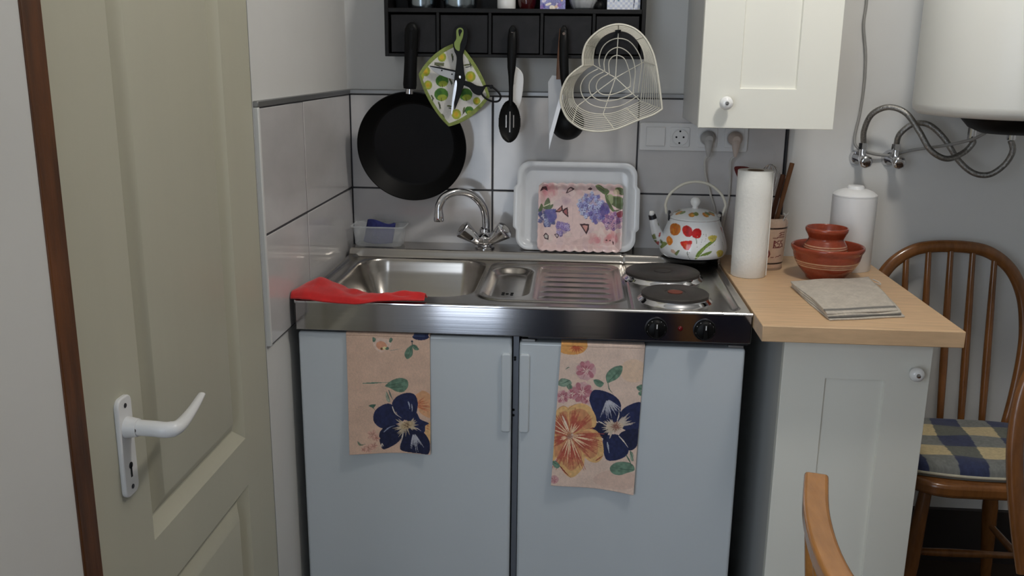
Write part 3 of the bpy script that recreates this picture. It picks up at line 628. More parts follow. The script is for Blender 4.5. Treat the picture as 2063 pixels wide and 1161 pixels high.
# bowl with three real slots: fine grid with cells removed
nx, nz = 61, 109; xs = np.linspace(0.4085, 0.4665, nx); zs = np.linspace(1.2115, 1.3195, nz); V = []; F = []; idx = {}
cx_, cz_ = 0.4375, 1.2645
def inside(x, z):
    t = (z-cz_)/0.053; w = 0.0285*math.sqrt(max(0, 1-t*t))*(1-0.10*t if t > 0 else 1+0.0*t); return abs(x-cx_) <= w
def slot(x, z): return any(abs(x-sx) < 0.0014 and z0 < z < z1 for sx, z0, z1 in ((0.4287,1.248,1.281),(0.4382,1.236,1.290),(0.4475,1.248,1.281)))
def vid(i, j):
    if (i, j) not in idx:
        x, z = xs[i], zs[j]; t = (z-cz_)/0.053; w = 0.0285*math.sqrt(max(1e-4, 1-min(1, t*t))); q = min(1, ((x-cx_)/w)**2*0.6+t*t*0.6)
        idx[(i, j)] = len(V); V.append((x, -0.1315+0.013*(1-q), z))
    return idx[(i, j)]
for i in range(nx-1):
    for j in range(nz-1):
        xm, zm = (xs[i]+xs[i+1])/2, (zs[j]+zs[j+1])/2
        if inside(xm, zm) and not slot(xm, zm): F.append([vid(i,j), vid(i+1,j), vid(i+1,j+1), vid(i,j+1)])
mk('spoon_bowl', (V, F), m_black, ss, smooth=180, solid=0.002)

# white spatula behind the spoon
wsx = [(1038,134),(1047,140),(1054,152),(1054,175),(1050,203),(1044,218),(1036,218),(1033,203),(1032,165),(1032,142)]
wsp = root('white_spatula', (0.452, -0.092, 1.29), 'white plastic spatula hanging behind the slotted spoon', 'spatula')
hang_prof([(at(u, v, -0.092)[0], at(u, v, -0.092)[2]) for u, v in wsx], -0.094, -0.090, 'blade', m_whiteplastic, wsp, 0.0015)
mk('handle', tube([(0.4455,-0.093,1.36), (0.4440,-0.105,1.41), (0.4432,-0.112,1.45), (0.4430,-0.1145,1.497)], [(0.006,0.003),(0.006,0.0028),(0.006,0.0025),(0.005,0.0025)], 12, flat=(1,0,0)), m_whiteplastic, wsp, smooth=60)

# chef's knife
kn = root('kitchen_knife', (0.55, -0.118, 1.195), 'broad kitchen knife with brown handle hanging beside the ladle', 'knife')
def P2(pts, y): return [(at(u, v, y)[0], at(u, v, y)[2]) for u, v in pts]
hang_prof(P2([(1106,300),(1104,165),(1112,152),(1134,153),(1141,166),(1128,215)], -0.117), -0.1180, -0.1160, 'blade', m_blade, kn, 0.0004, sm=False)
hang_prof(P2([(1106,302),(1110,286),(1130,216),(1142,165),(1138,160),(1122,214),(1107,270)], -0.1175), -0.1186, -0.1178, 'cutting_edge', M('edge_bright', (232,232,234), 0.35, 0.3), kn, 0.0, sm=False)
mk('handle', tube([tuple(at(1127,160,-0.117)), tuple(at(1128,135,-0.117)), tuple(at(1131,100,-0.118)), tuple(at(1134,58,-0.117))], [(0.0085,0.006),(0.0085,0.007),(0.0095,0.0075),(0.0085,0.006)], 14, flat=(1,0,0)), M('knife_handle', (132,96,76), 0.5, var=0.2), kn, smooth=60)

# ladle
ld = root('soup_ladle', (0.583, -0.12, 1.21), 'black soup ladle hanging between the knife and the wire basket', 'ladle')
lh = [(0.5725,-0.126,1.503),(0.5722,-0.131,1.494),(0.5725,-0.136,1.465),(0.574,-0.138,1.42),(0.5765,-0.138,1.38),(0.579,-0.136,1.345),(0.582,-0.115,1.318),(0.584,-0.072,1.299)]
mk('ladle_handle', tube(lh, [(0.004,0.003),(0.0095,0.006),(0.0115,0.0075),(0.0118,0.008),(0.0110,0.0075),(0.0075,0.006),(0.0060,0.005),(0.0060,0.004)], 18, flat=(1,0,0)), m_black, ld, smooth=60)
mk('hang_ring', cyl((0.5723,-0.1365,1.484), (0.5723,-0.1405,1.484), 0.0035, n=14), M('handle_tip', (110,92,80), 0.3), ld)
lb = [(0.0,-0.040),(0.015,-0.038),(0.030,-0.031),(0.042,-0.017),(0.048,0.003),(0.0465,0.003),(0.040,-0.016),(0.028,-0.029),(0.014,-0.0355),(0,-0.0375)]
mk('ladle_bowl', xf(lathe(lb, 56), Matrix.Translation((0.586, -0.066, 1.257)) @ Matrix.Scale(0.92, 4) @ Matrix.Rotation(math.radians(-82), 4, 'X')), m_black, ld, smooth=50)

# heart-shaped wire basket
hb = root('heart_wire_basket', (0.70, -0.16, 1.24), 'cream heart-shaped wire basket hanging at the right of the shelf', 'basket')
FR = [(1174,132),(1174,112),(1180,90),(1194,72),(1217,56),(1246,49),(1275,56),(1298,75),(1314,103),(1322,132),(1329,178),(1334,220),(1316,231),(1286,242),(1258,254),(1238,261),(1207,265),(1176,261),(1153,248),(1140,234),(1131,213),(1129,197),(1133,178),(1143,158),(1157,144)]
BK = [(1195,131),(1195,115),(1199,95),(1210,78),(1226,67),(1246,62),(1266,66),(1283,80),(1295,101),(1299,124),(1297,150),(1291,204),(1277,211),(1262,218),(1238,227),(1215,230),(1192,228),(1175,222),(1163,214),(1156,203),(1154,188),(1156,172),(1163,158),(1173,146),(1183,137)]
YF, YB = -0.205, -0.124
fr3 = np.array([at(u, v, YF) for u, v in FR]); bk3 = np.array([at(u, v, YB) for u, v in BK])
def heart(P):                                        # keep the cleft and the tip sharp
    a = cat(list(P[:12]), 6); b = cat(list(P[11:])+[P[0]], 6); return a[:-1]+b[:-1]
mk('rim', tube(heart(fr3), 0.0025, 8, closed=True), m_wirewhite, hb, smooth=60)
for k in range(1, 9):
    t = k/9.0; mk('side_wire', tube(heart(fr3*(1-t)+bk3*t), 0.0011, 6, closed=True), m_wirewhite, hb, smooth=60)
mk('base_rim', tube(heart(bk3), 0.0016, 6, closed=True), m_wirewhite, hb, smooth=60)
ctr = at(1240, 157, YB)
tip = bk3[11]
for tr in ([(1010,655),(1000,580),(1030,470),(1100,400),(1190,375),(1290,400),(1370,490),(1415,610),(1400,760),(1385,900)],
           [(1055,692),(1050,600),(1090,510),(1175,463),(1260,490),(1325,565),(1352,680),(1345,800),(1330,915)],
           [(1102,722),(1095,620),(1125,560),(1180,540),(1245,570),(1285,660),(1308,770),(1300,850)],
           [(990,672),(895,725),(838,790),(820,860),(842,940),(905,1010),(1000,1045),(1110,1050),(1240,1020),(1385,930)],
           [(1045,700),(960,745),(912,800),(903,855),(920,915),(965,960),(1045,985),(1135,980),(1240,952),(1345,905)],
           [(1090,722),(1020,760),(985,800),(972,850),(990,890),(1030,918),(1090,926),(1160,912),(1240,880),(1310,840)]):
    mk('base_wire', tube(cat([at(1000+x*0.2067, y*0.2067, YB) for x, y in tr], 5), 0.0014, 6), m_wirewhite, hb, smooth=60)
for i in (0, 5, 12, 20): pass
for a_, b_ in ((5, 15), (0, 11), (18, 9)):
    f0, f1 = fr3[a_], fr3[b_]; b0, b1 = bk3[a_], bk3[b_]
    mk('spoke', tube([tuple(f0), tuple(b0+np.array([0,0.001,0])), tuple(ctr+np.array([0,0.002,0])), tuple(b1+np.array([0,0.001,0])), tuple(f1)], 0.0013, 6), m_wirewhite, hb, smooth=60)
for i in (2, 7, 13, 18, 23):
    mk('spoke', tube([tuple(fr3[i]), tuple(bk3[i])], 0.0012, 6), m_wirewhite, hb, smooth=60)

# ------------------------------------------------------------------ switch and sockets
sw = root('socket_strip', (0.924, 0.0, 1.186), 'grey white strip with one switch and three sockets on the tiles', 'socket')
mk('frame', prism(rrect(0.780, 1.067, 1.186, 1.260, 0.005), -0.0105, 0.0, lambda a, b, c: (a, c, b)), m_whiteplastic, sw, bevel=0.002)
mk('switch_rocker', box(0.797, 0.848, -0.0155, -0.0095, 1.198, 1.249), m_whiteplastic, sw, bevel=0.002)
def sock(x):
    sp_ = mk('socket_plate', prism(rrect(x-0.026, x+0.026, 1.197, 1.249, 0.004), -0.0145, -0.0095, lambda a, b, c: (a, c, b)), m_whiteplastic, sw, bevel=0.0012)
    mk('socket_well', xf(lathe([(0.0205,0.0),(0.0222,0.0018),(0.0215,0.003),(0.0195,0.002),(0.0190,0.0004),(0,0.0004)], 36), Matrix.Translation((x, -0.0146, 1.223)) @ Matrix.Rotation(math.pi/2, 4, 'X')), m_whiteplastic, sp_, smooth=40)
    for dx, dz in ((-0.0095,0),(0.0095,0),(0,0.0155),(-0.001,-0.0155)): mk('contact_hole', cyl((x+dx, -0.0157, 1.223+dz), (x+dx, -0.0148, 1.223+dz), 0.0026, n=12), m_black, sp_)
for x in (0.887, 0.960, 1.031): sock(x)
def plug(x, col, name, cord, label):
    r = root('power_plug', (x, -0.02, 1.20), label, 'plug', 'plugs in the socket strip')
    m = M(name, col, 0.45)
    mk('plug_body', cyl((x, -0.0165, 1.223), (x, -0.050, 1.221), 0, n=28, prof=[(0,0),(0.0185,0),(0.0185,0.45),(0.0150,0.75),(0.010,1.0),(0,1.0)]), m, r, smooth=45)
    mk('plug_grip', tube([(x, -0.030, 1.228), (x, -0.044, 1.216), (x, -0.046, 1.195), (x+0.001, -0.042, 1.176)], [(0.012,0.008),(0.0125,0.008),(0.0085,0.0065),(0.004,0.004)], 14, flat=(1,0,0)), m, r, smooth=60)
    mk('cord', tube(cat([(x+0.001, -0.042, 1.178)]+cord, 8), 0.0030, 8), m_cordwhite, r, smooth=60)
plug(0.960, (178,176,174), 'plug_grey', [tuple(at(1420,325,-0.030)), tuple(at(1422,355,-0.016)), tuple(at(1432,395,-0.010)), tuple(at(1440,430,-0.008)), (0.98,-0.006,0.95), (0.985,-0.006,0.918)], 'grey plug in the middle socket with its cord')
plug(1.031, (196,180,170), 'plug_beige', [tuple(at(1472,325,-0.030)), tuple(at(1471,360,-0.014)), tuple(at(1468,400,-0.009)), tuple(at(1462,430,-0.007)), (1.012,-0.005,0.95), (1.012,-0.005,0.910)], 'beige plug in the rightmost socket with its cord')

# ------------------------------------------------------------------ trays leaning on the tiles
LEDGE = 0.916
def resample(poly, n):
    P = np.array(poly+[poly[0]]); d = np.r_[0, np.cumsum(np.hypot(*np.diff(P, axis=0).T))]
    t = np.linspace(0, d[-1], n, endpoint=False); return np.stack([np.interp(t, d, P[:,0]), np.interp(t, d, P[:,1])], -1)
def leaning(yb, yt, z0, h):
    """frame of a board leaning on the wall: a across, b up the slope, c towards the room"""
    th = math.asin((yt-yb)/h); up = np.array([0, math.sin(th), math.cos(th)]); nrm = np.array([0, -math.cos(th), math.sin(th)])
    return lambda x, a, b, c: np.array([x+a, yb, z0])+b*up+c*nrm
fr_ = leaning(-0.064, -0.016, LEDGE, 0.238)
def ringmesh(rings, back):
    V = []; F = []; n = len(rings[0])
    for r in rings: V += [tuple(p) for p in r]
    for i in range(len(rings)-1):
        for k in range(n): F.append([i*n+k, i*n+(k+1) % n, (i+1)*n+(k+1) % n, (i+1)*n+k])
    F.append([(len(rings)-1)*n+k for k in range(n)]); return V, F
TW, TH = 0.322, 0.238; tcx = 0.6155
rg = []
for ins, c in ((0.001,-0.002),(0.0,0.004),(0.003,0.006),(0.011,0.005),(0.0135,0.002),(0.020,-0.008),(0.024,-0.010)):
    p = resample(rrect(-TW/2+ins, TW/2-ins, ins, TH-ins, 0.034-ins*0.6, 8), 240)
    b = smooth01((0.062-np.abs(p[:,1]-TH*0.48))/0.010)*np.where(np.abs(p[:,0]) > TW/2-0.030, 1, 0)
    if ins < 0.012: p[:,0] += np.sign(p[:,0])*0.0085*b
    rg.append([fr_(tcx, a, bb, c+0.010) for a, bb in p])
o = mk('serving_tray', ringmesh(rg, 0), m_traywhite, None, smooth=50, solid=0.002); tag(o, 'large plain white plastic tray leaning on the tiles', 'tray')
fr2 = leaning(-0.0905, -0.048, LEDGE+0.0012, 0.188)
FW, FH = 0.228, 0.185; fcx = 0.6265
def ft(u, v):
    a = (u-0.5)*FW; b = v*FH
    sc_ = 0.0042*np.abs(np.sin(np.pi*(u*9))); b = np.where(v < 0.5, b+(sc_-0.0042)*(1-2*v)**3*-1*0.9, b-(sc_*0+0.0035*(1-np.abs(np.sin(np.pi*u*9))))*(2*v-1)**3)
    a = a*(1-0.012*np.abs(np.sin(np.pi*v*7))*(np.abs(2*u-1))**4)
    cr = np.clip(np.hypot(np.maximum(np.abs(a)-FW/2+0.02, 0), np.maximum(np.abs(b-FH/2)-FH/2+0.02, 0))-0.02, 0, 1)   # round the corners
    a = a-np.sign(a)*cr*0.8; b = b-np.sign(b-FH/2)*cr*0.8
    e = np.minimum(np.minimum(u, 1-u)*FW, np.minimum(v, 1-v)*FH)
    c = 0.0125*(1-smooth01((e-0.002)/0.017))
    up = fr2(0,0,1,0)-fr2(0,0,0,0); nn = fr2(0,0,0,1)-fr2(0,0,0,0); o0 = fr2(fcx,0,0,0)
    return o0[None]+np.stack([a, 0*a, 0*a], -1)+b[:,None]*up[None]+c[:,None]*nn[None]
(V, F), U, W = grid(ft, 250, 200)
PU = 345+U*1000; PV = 1080-W*755
P = Paint(PU, PV, (226,200,198), 0.05, 40)
rnd = random.Random(4)
for k in range(60): P.ell(rnd.uniform(345,1345), rnd.uniform(325,1080), rnd.uniform(30,90), rnd.uniform(15,50), rnd.choice([(232,208,206),(220,180,182),(228,214,206),(214,190,196)]), rnd.uniform(0,180), 0.5)
def blotch(cx, cy, rx, ry, col, n=14, seed=0):
    r = random.Random(seed)
    for k in range(n): P.ell(cx+rx*r.uniform(-.6,.6), cy+ry*r.uniform(-.6,.6), rx*r.uniform(.25,.6), ry*r.uniform(.25,.6), col, r.uniform(0,180), 0.16)
blotch(470,400,130,80,(206,110,124),18,1); blotch(1020,925,90,60,(204,84,104),16,2); blotch(1230,910,110,70,(206,104,110),16,3); blotch(700,520,120,60,(190,160,176),14,4); blotch(850,980,300,60,(200,170,168),18,5)
def hyd(cx, cy, R_, cols, n, seed):
    r = random.Random(seed); P.ell(cx, cy, R_*0.9, R_*0.85, cols[2], 0, 0.55)
    for k in range(n):
        a = r.uniform(0, 6.28); q = R_*math.sqrt(r.random()); x, y = cx+q*math.cos(a), cy+q*math.sin(a)*0.95
        P.ell(x+4, y+6, 22, 20, (78,72,128), 0, 0.75); c_ = r.choice(cols)
        for t in range(4): P.ell(x+12*math.cos(t*1.57+a), y+12*math.sin(t*1.57+a), 13, 9.5, c_, math.degrees(t*1.57+a), 0.95)
        P.ell(x, y, 4.5, 4.5, (84,76,140), 0, 0.9)
for q in ([(1015,335),(1100,350),(1180,395),(1150,440),(1060,400)], [(1170,440),(1230,450),(1345,480),(1345,600),(1230,560),(1180,500)], [(1130,420),(1180,470),(1240,600),(1330,600),(1230,625),(1150,520)], [(1250,360),(1345,370),(1345,440),(1290,430)]):
    P.fill(q, (82,104,62), 0.95, var=0.35); P.line([q[0], ((q[0][0]+q[2][0])/2, (q[0][1]+q[2][1])/2), q[2]], 9, (140,156,104), 0.8)
P.fill([(1230,380),(1290,385),(1300,440),(1240,430)], (204,190,160), 0.8); P.fill([(1170,450),(1220,440),(1230,520),(1200,540)], (170,180,140), 0.8)
hyd(965,560,150,[(176,184,222),(198,206,232),(128,126,184),(160,164,214)],60,1); hyd(1070,650,110,[(150,150,206),(182,188,224),(120,110,176)],30,2)
P.fill([(1100,545),(1150,530),(1190,590),(1170,660),(1110,690),(1075,620)], (92,78,148), 0.85, var=0.3)
hyd(1235,740,105,[(180,140,176),(206,176,200),(150,108,152),(196,150,170)],40,3); P.fill([(1280,640),(1345,620),(1345,680),(1300,690)], (140,40,66), 0.9)
hyd(455,690,110,[(120,126,170),(160,168,206),(90,96,140),(200,200,216)],44,4); P.fill([(430,620),(540,620),(570,710),(500,760),(450,690)], (96,92,160), 0.85); hyd(640,820,80,[(150,130,186),(180,164,206),(120,100,160)],26,5)
for q in ([(410,570),(460,485),(490,560),(440,590)], [(400,590),(470,575),(525,560),(500,610),(420,615)], [(350,640),(375,560),(400,590),(380,640)]): P.fill(q, (92,112,76), 0.95, var=0.3)
P.line([(400,590),(470,560),(520,540)], 10, (226,222,200))
def wing(q, col, dark=(66,40,48)):
    c_ = np.mean(q, 0); P.fill(q, dark, 1, False); P.fill([tuple(c_+(np.array(p)-c_)*0.58) for p in q], col, 1, False)
for q, c_ in (([(545,642),(585,610),(632,562),(642,622),(600,648)], (176,116,110)), ([(632,628),(665,600),(696,588),(702,640),(710,702),(672,676),(640,650)], (160,96,100)), ([(668,434),(690,376),(725,360),(774,376),(745,405),(700,425)], (206,176,176)),
              ([(360,422),(378,372),(440,356),(456,410),(405,398)], (104,60,66)), ([(842,768),(900,764),(956,770),(952,830),(926,886),(888,832)], (204,150,144)), ([(410,905),(445,875),(480,905),(478,955),(435,945)], (190,184,180)), ([(545,890),(585,880),(605,905),(580,938)], (196,180,190)),
              ([(920,380),(955,362),(985,376),(960,394)], (90,60,70)), ([(1145,945),(1170,930),(1178,950)], (90,60,66)), ([(1190,945),(1212,935),(1216,955)], (90,60,66)), ([(1232,950),(1250,960),(1250,995),(1238,985)], (90,50,56))): wing(q, c_)
P.line([(690,430),(720,460),(760,470)], 4, (150,120,130), 0.6); P.line([(755,560),(760,700),(745,890)], 5, (190,166,168), 0.6)
for yy in (600,700,960,1000): P.line([(420,yy+300 if yy < 700 else yy),(700,yy+8 if yy > 700 else yy+310),(980,yy if yy > 700 else yy+300)], 3, (186,160,160), 0.5)
o = mk('floral_tray', (V, F), m_glaze, None, smooth=180, solid=0.003, colors=P.C); tag(o, 'small pink tray with hydrangeas and butterflies, scalloped edge', 'tray')

# ------------------------------------------------------------------ plastic tub with a blue cloth
tb = root('plastic_tub', (0.076, -0.054, LEDGE), 'clear plastic food tub in the corner behind the sink', 'tub')
def tubring(ins, z): 
    p = resample(rrect(0.004+ins, 0.148-ins, -0.099+ins, -0.010-ins, 0.018, 6), 96); return [(a, b, z) for a, b in p]
rg = [tubring(0.011, LEDGE+0.0015), tubring(0.008, LEDGE+0.006), tubring(0.002, LEDGE+0.056), tubring(0.000, LEDGE+0.0575), tubring(-0.003, LEDGE+0.0575), tubring(-0.003, LEDGE+0.0545)]
rg = rg[::-1]; mk('tub_shell', ringmesh(rg, 0), m_clearplastic, tb, smooth=40, solid=0.0012)
mk('tub_rim', tube([tuple(p) for p in tubring(-0.0015, LEDGE+0.057)], 0.0020, 8, closed=True), m_clearplastic, tb, smooth=60)
def spg(u, v):
    t = (v-0.5); x = 0.040+u*0.070+0.010*t; z = LEDGE+0.006+v*0.058+0.006*np.sin(5*u+0.6)*v; y = -0.052+0.024*np.sin(math.pi*np.clip(u,0,1))*(1-0.4*v)*-1+0.010*v
    return np.stack([x, y, z], -1)
(V, F), U, W = grid(spg, 24, 20)
o = mk('blue_cloth', (V, F), m_sponge, None, smooth=180, solid=0.016); tag(o, 'dark blue cleaning cloth folded inside the plastic tub', 'cloth')

# ------------------------------------------------------------------ red cloth on the sink edge
def redf(u, v):
    x = -0.0095+u*0.300
    yb = np.interp(u, [0,0.06,0.14,0.25,0.36,0.5,0.62,0.75,0.9,1.0], [-0.565,-0.50,-0.468,-0.480,-0.512,-0.540,-0.553,-0.548,-0.553,-0.556])
    yf = np.interp(u, [0,0.1,0.4,0.6,0.8,1.0], [-0.594,-0.607,-0.6125,-0.611,-0.604,-0.600])
    y = yf+(yb-yf)*v
    hb_ = np.interp(u, [0,0.08,0.16,0.28,0.40,0.55,0.7,0.85,1.0], [0.014,0.026,0.030,0.021,0.016,0.011,0.015,0.016,0.015])
    z = 0.8985+hb_*np.sin(math.pi*np.clip(v*0.80+0.10, 0, 1))**0.8+0.003*np.sin(18*u+7*v)*np.sin(math.pi*v)+0.0022*np.sin(31*u-9*v+1)*v
    z = z-np.interp(u, [0,0.2,0.5,0.65,1.0], [0.004,0.008,0.007,0.0,-0.002])*(1-smooth01(v/0.10))
    z = z+0.0035*np.sin(math.pi*np.clip((v-0.35)/0.4, 0, 1))*np.sin(9*u+0.5)
    return np.stack([x, y, z], -1)
(V, F), U, W = grid(redf, 110, 44)
o = mk('red_cloth', (V, F), m_red, None, smooth=180, solid=0.003); tag(o, 'bright red cloth lying on the front edge of the sink', 'cloth')

# ------------------------------------------------------------------ enamel kettle with tulips
kx, ky, kz = 0.928, -0.096, LEDGE+0.001
kt = root('enamel_kettle', (kx, ky, kz), 'white enamel kettle painted with red and orange tulips', 'kettle')
ALPHA = math.atan2(CPOS[1]-ky, 0.62-kx)
def lathe_grid(prof, nth, nz, c):
    p = np.array(cat(prof, 10)); d = np.r_[0, np.cumsum(np.hypot(*np.diff(p, axis=0).T))]; t = np.linspace(0, d[-1], nz)
    R_ = np.interp(t, d, p[:,0]); Z_ = np.interp(t, d, p[:,1])
    def fn(u, v):
        i = np.clip(np.round(v*(nz-1)).astype(int), 0, nz-1); th = u*2*math.pi+ALPHA-math.pi
        return np.stack([c[0]+R_[i]*np.cos(th), c[1]+R_[i]*np.sin(th), c[2]+Z_[i]], -1)
    vf, U, W = grid(fn, nth, nz, wrap=True); i = np.round(W*(nz-1)).astype(int); return vf, (U-0.5)*2*math.pi, R_[i], Z_[i]
prof = [(0.070,0.0),(0.079,0.0035),(0.0865,0.013),(0.0885,0.026),(0.0855,0.044),(0.0785,0.066),(0.0705,0.088),(0.0655,0.102)]
vf, TH_, RR, ZZ = lathe_grid(prof, 340, 90, (kx, ky, kz))
HB = 0.102
def paint_kettle(TH_, ZZ):
    U = TH_*410; V = 1085-ZZ/HB*490
    half = 410*math.pi; U = np.where(np.abs(TH_) > math.pi/2, (TH_-np.sign(TH_)*math.pi)*410, U)      # the same bouquet again on the far side
    P = Paint(U, V, (236,238,240), 0.015, 30)
    Rr = lambda y: np.interp(y, [595,800,960,1085], [305,365,408,380])
    def k(x, y): return (math.asin(max(-0.97, min(0.97, (x-645)/Rr(y))))*410, y)
    F_ = lambda pts, col, a=1.0: P.fill([k(*p) for p in pts], col, a, var=0.2)
    L_ = lambda pts, w, col: P.line([k(*p) for p in pts], w, col)
    F_([(680,1035),(700,960),(760,890),(830,830),(905,800),(890,830),(800,900),(740,980),(700,1040)], (112,140,62)); F_([(710,1010),(790,960),(870,940),(830,985),(750,1000)], (120,148,72)); L_([(690,1030),(780,900),(890,815)], 8, (160,180,96))
    F_([(250,900),(330,880),(345,905),(275,975),(245,950)], (136,152,86)); F_([(440,1000),(470,950),(495,945),(470,1010)], (120,136,90)); L_([(980,850),(1010,940),(1000,1000)], 9, (110,130,60))
    L_([(580,930),(595,1000),(630,1065)], 9, (70,84,54)); L_([(675,780),(690,850),(695,940)], 9, (80,100,60)); L_([(745,800),(735,860)], 6, (170,170,176)); L_([(780,700),(790,780),(770,850)], 6, (150,150,156))
    F_([(520,660),(565,640),(620,670),(635,740),(590,775),(535,750),(512,700)], (206,28,32)); F_([(640,690),(690,665),(735,700),(725,770),(680,785),(630,760)], (196,30,32)); F_([(560,650),(600,680),(590,760),(560,720)], (168,16,28), 0.7)
    F_([(500,850),(545,825),(585,822),(630,815),(625,880),(590,935),(545,915)], (208,40,30)); F_([(540,850),(590,860),(585,930),(555,905)], (226,84,40), 0.7)
    F_([(375,660),(420,635),(480,650),(490,720),(450,770),(390,770),(365,710)], (206,120,44)); L_([(400,690),(420,760)], 10, (230,160,70)); L_([(450,670),(440,760)], 10, (180,84,40)); L_([(380,680),(470,700)], 8, (214,90,40))
    F_([(340,820),(370,795),(410,830),(405,880),(370,905),(340,870)], (222,130,40)); L_([(370,815),(375,890)], 10, (240,170,70))
    F_([(815,770),(860,752),(915,770),(900,810),(860,830),(825,805)], (204,190,96)); L_([(830,780),(880,800)], 8, (150,140,60))
    F_([(925,960),(960,940),(1005,970),(990,1030),(945,1030)], (206,190,96)); L_([(945,960),(965,1020)], 9, (160,140,60)); F_([(960,690),(1010,680),(1045,740),(1020,790),(985,760)], (190,70,44)); F_([(985,660),(1020,690),(1000,720)], (196,130,60))
    for q in ((690,760),(760,740),(800,900),(890,870),(610,960),(835,900)): P.ell(*k(*q), 7, 6, (170,166,150))
    P.ell(*k(420,970), 40, 22, (200,150,110), 20, 0.7)
    P.put(np.where(ZZ < 0.006)[0], (24,26,34), 1, 0.05)
    return P.C
kb = mk('kettle_body', vf, m_glaze, kt, smooth=180, colors=paint_kettle(TH_, ZZ))
mk('kettle_floor', lathe([(0,0.0),(0.0702,0.0),(0.0702,0.0008)], 64, (kx, ky, kz)), m_black, kb)
vf, TH_, RR, ZZ = lathe_grid([(0.0655,0.1025),(0.0665,0.1045),(0.0640,0.1075),(0.052,0.1165),(0.036,0.1235),(0.018,0.1275),(0.004,0.1285)], 160, 40, (kx, ky, kz))
P = Paint(TH_*100, RR*1000, (232,234,234), 0.02, 10)
for a in (-250,-160,-100,-15,60,110,190,260): P.ell(a, 48, 17, 9, (196,128,44)); P.ell(a+22, 44, 16, 8, (120,134,70)); P.ell(a+4, 50, 8, 5, (220,160,70))
lid = mk('lid', vf, m_glaze, kt, smooth=180, colors=P.C)
mk('lid_knob', lathe([(0,0.127),(0.008,0.127),(0.007,0.133),(0.012,0.139),(0.0135,0.146),(0.0115,0.153),(0.006,0.157),(0,0.158)], 32, (kx, ky, kz)), m_porc, lid, smooth=60)
hx = 0.070
bail = [(kx-hx-0.004, ky, kz+0.112),(kx-hx-0.006, ky, kz+0.124),(kx-hx-0.007, ky, kz+0.140),(kx-hx+0.004, ky, kz+0.166),(kx-hx+0.034, ky, kz+0.190),(kx, ky, kz+0.198),(kx+hx-0.034, ky, kz+0.190),(kx+hx-0.004, ky, kz+0.166),(kx+hx+0.008, ky, kz+0.140),(kx+hx+0.006, ky, kz+0.126),(kx+hx+0.001, ky, kz+0.110)]
mk('bail_handle', tube(cat(bail, 8), 0.0036, 12), m_wirewhite, kt, smooth=60)
for s in (-1, 1):
    lg = mk('lug', join(box(kx+s*0.066-0.003, kx+s*0.066+0.003, ky-0.011, ky+0.011, kz+0.094, kz+0.120)), m_darkmetal, kt, bevel=0.002)
    mk('rivet', cyl((kx+s*0.0625, ky-0.004, kz+0.112), (kx+s*0.0625, ky-0.0135, kz+0.112), 0.0045, n=14), m_chrome, lg)
sp = [(kx-0.074, ky-0.006, kz+0.038),(kx-0.092, ky-0.010, kz+0.052),(kx-0.1025, ky-0.013, kz+0.074),(kx-0.110, ky-0.015, kz+0.100)]
pp = cat(sp, 12); V, F = tube(pp, [0.020-0.0105*i/(len(pp)-1) for i in range(len(pp))], 28)
Va = np.array(V); P = Paint(Va[:,0]*3000+Va[:,1]*1500, Va[:,2]*3000, (226,228,230), 0.03, 10); rr = random.Random(2)
for k in range(12): P.ell(rr.uniform(Va[:,0].min(), Va[:,0].max())*3000-160, rr.uniform(0.94,1.01)*3000, 8, 22, rr.choice([(104,120,70),(130,140,90),(180,90,90)]), rr.uniform(-30,30))
sp_o = mk('spout', (V, F), m_glaze, kt, smooth=60, colors=P.C)
mk('whistle', join(cyl(pp[-1], tuple(Vector(pp[-1])+Vector((-0.003,-0.001,0.010))), 0.0105, 0.0095, n=24)), m_darkmetal, sp_o, smooth=40)
mk('whistle_cap', lathe([(0,0.108),(0.006,0.109),(0.0075,0.114),(0.006,0.120),(0,0.122)], 20, (kx-0.114, ky-0.016, kz)), m_porc, sp_o, smooth=60)

# ------------------------------------------------------------------ things on the wooden counter
CZ = 0.902
pr_ = root('paper_towel_roll', (1.050, -0.243, CZ), 'upright roll of white kitchen paper on the beech worktop', 'paper towel')
mp_ = M('paper_emboss', (238,237,231), 0.92, bump=0.55, bscale=130, sub=0.0)
mk('paper', lathe([(0.0195,0.001),(0.0405,0.0),(0.0425,0.002),(0.0430,0.06),(0.0424,0.13),(0.0430,0.20),(0.0424,0.262),(0.0408,0.2635),(0.0200,0.2625),(0.0195,0.2615),(0.0195,0.02)], 72, (1.050,-0.243,CZ)), mp_, pr_, smooth=60)
mk('core', lathe([(0.0195,0.002),(0.0195,0.2632),(0.0182,0.2632),(0.0182,0.002)], 48, (1.050,-0.243,CZ)), M('cardboard', (120,98,80), 0.9), pr_, smooth=60)
mk('loose_edge', tube([(1.0915,-0.2560,CZ+0.004),(1.0918,-0.2560,CZ+0.13),(1.0915,-0.2560,CZ+0.259)], 0.0012, 6), mp_, pr_)

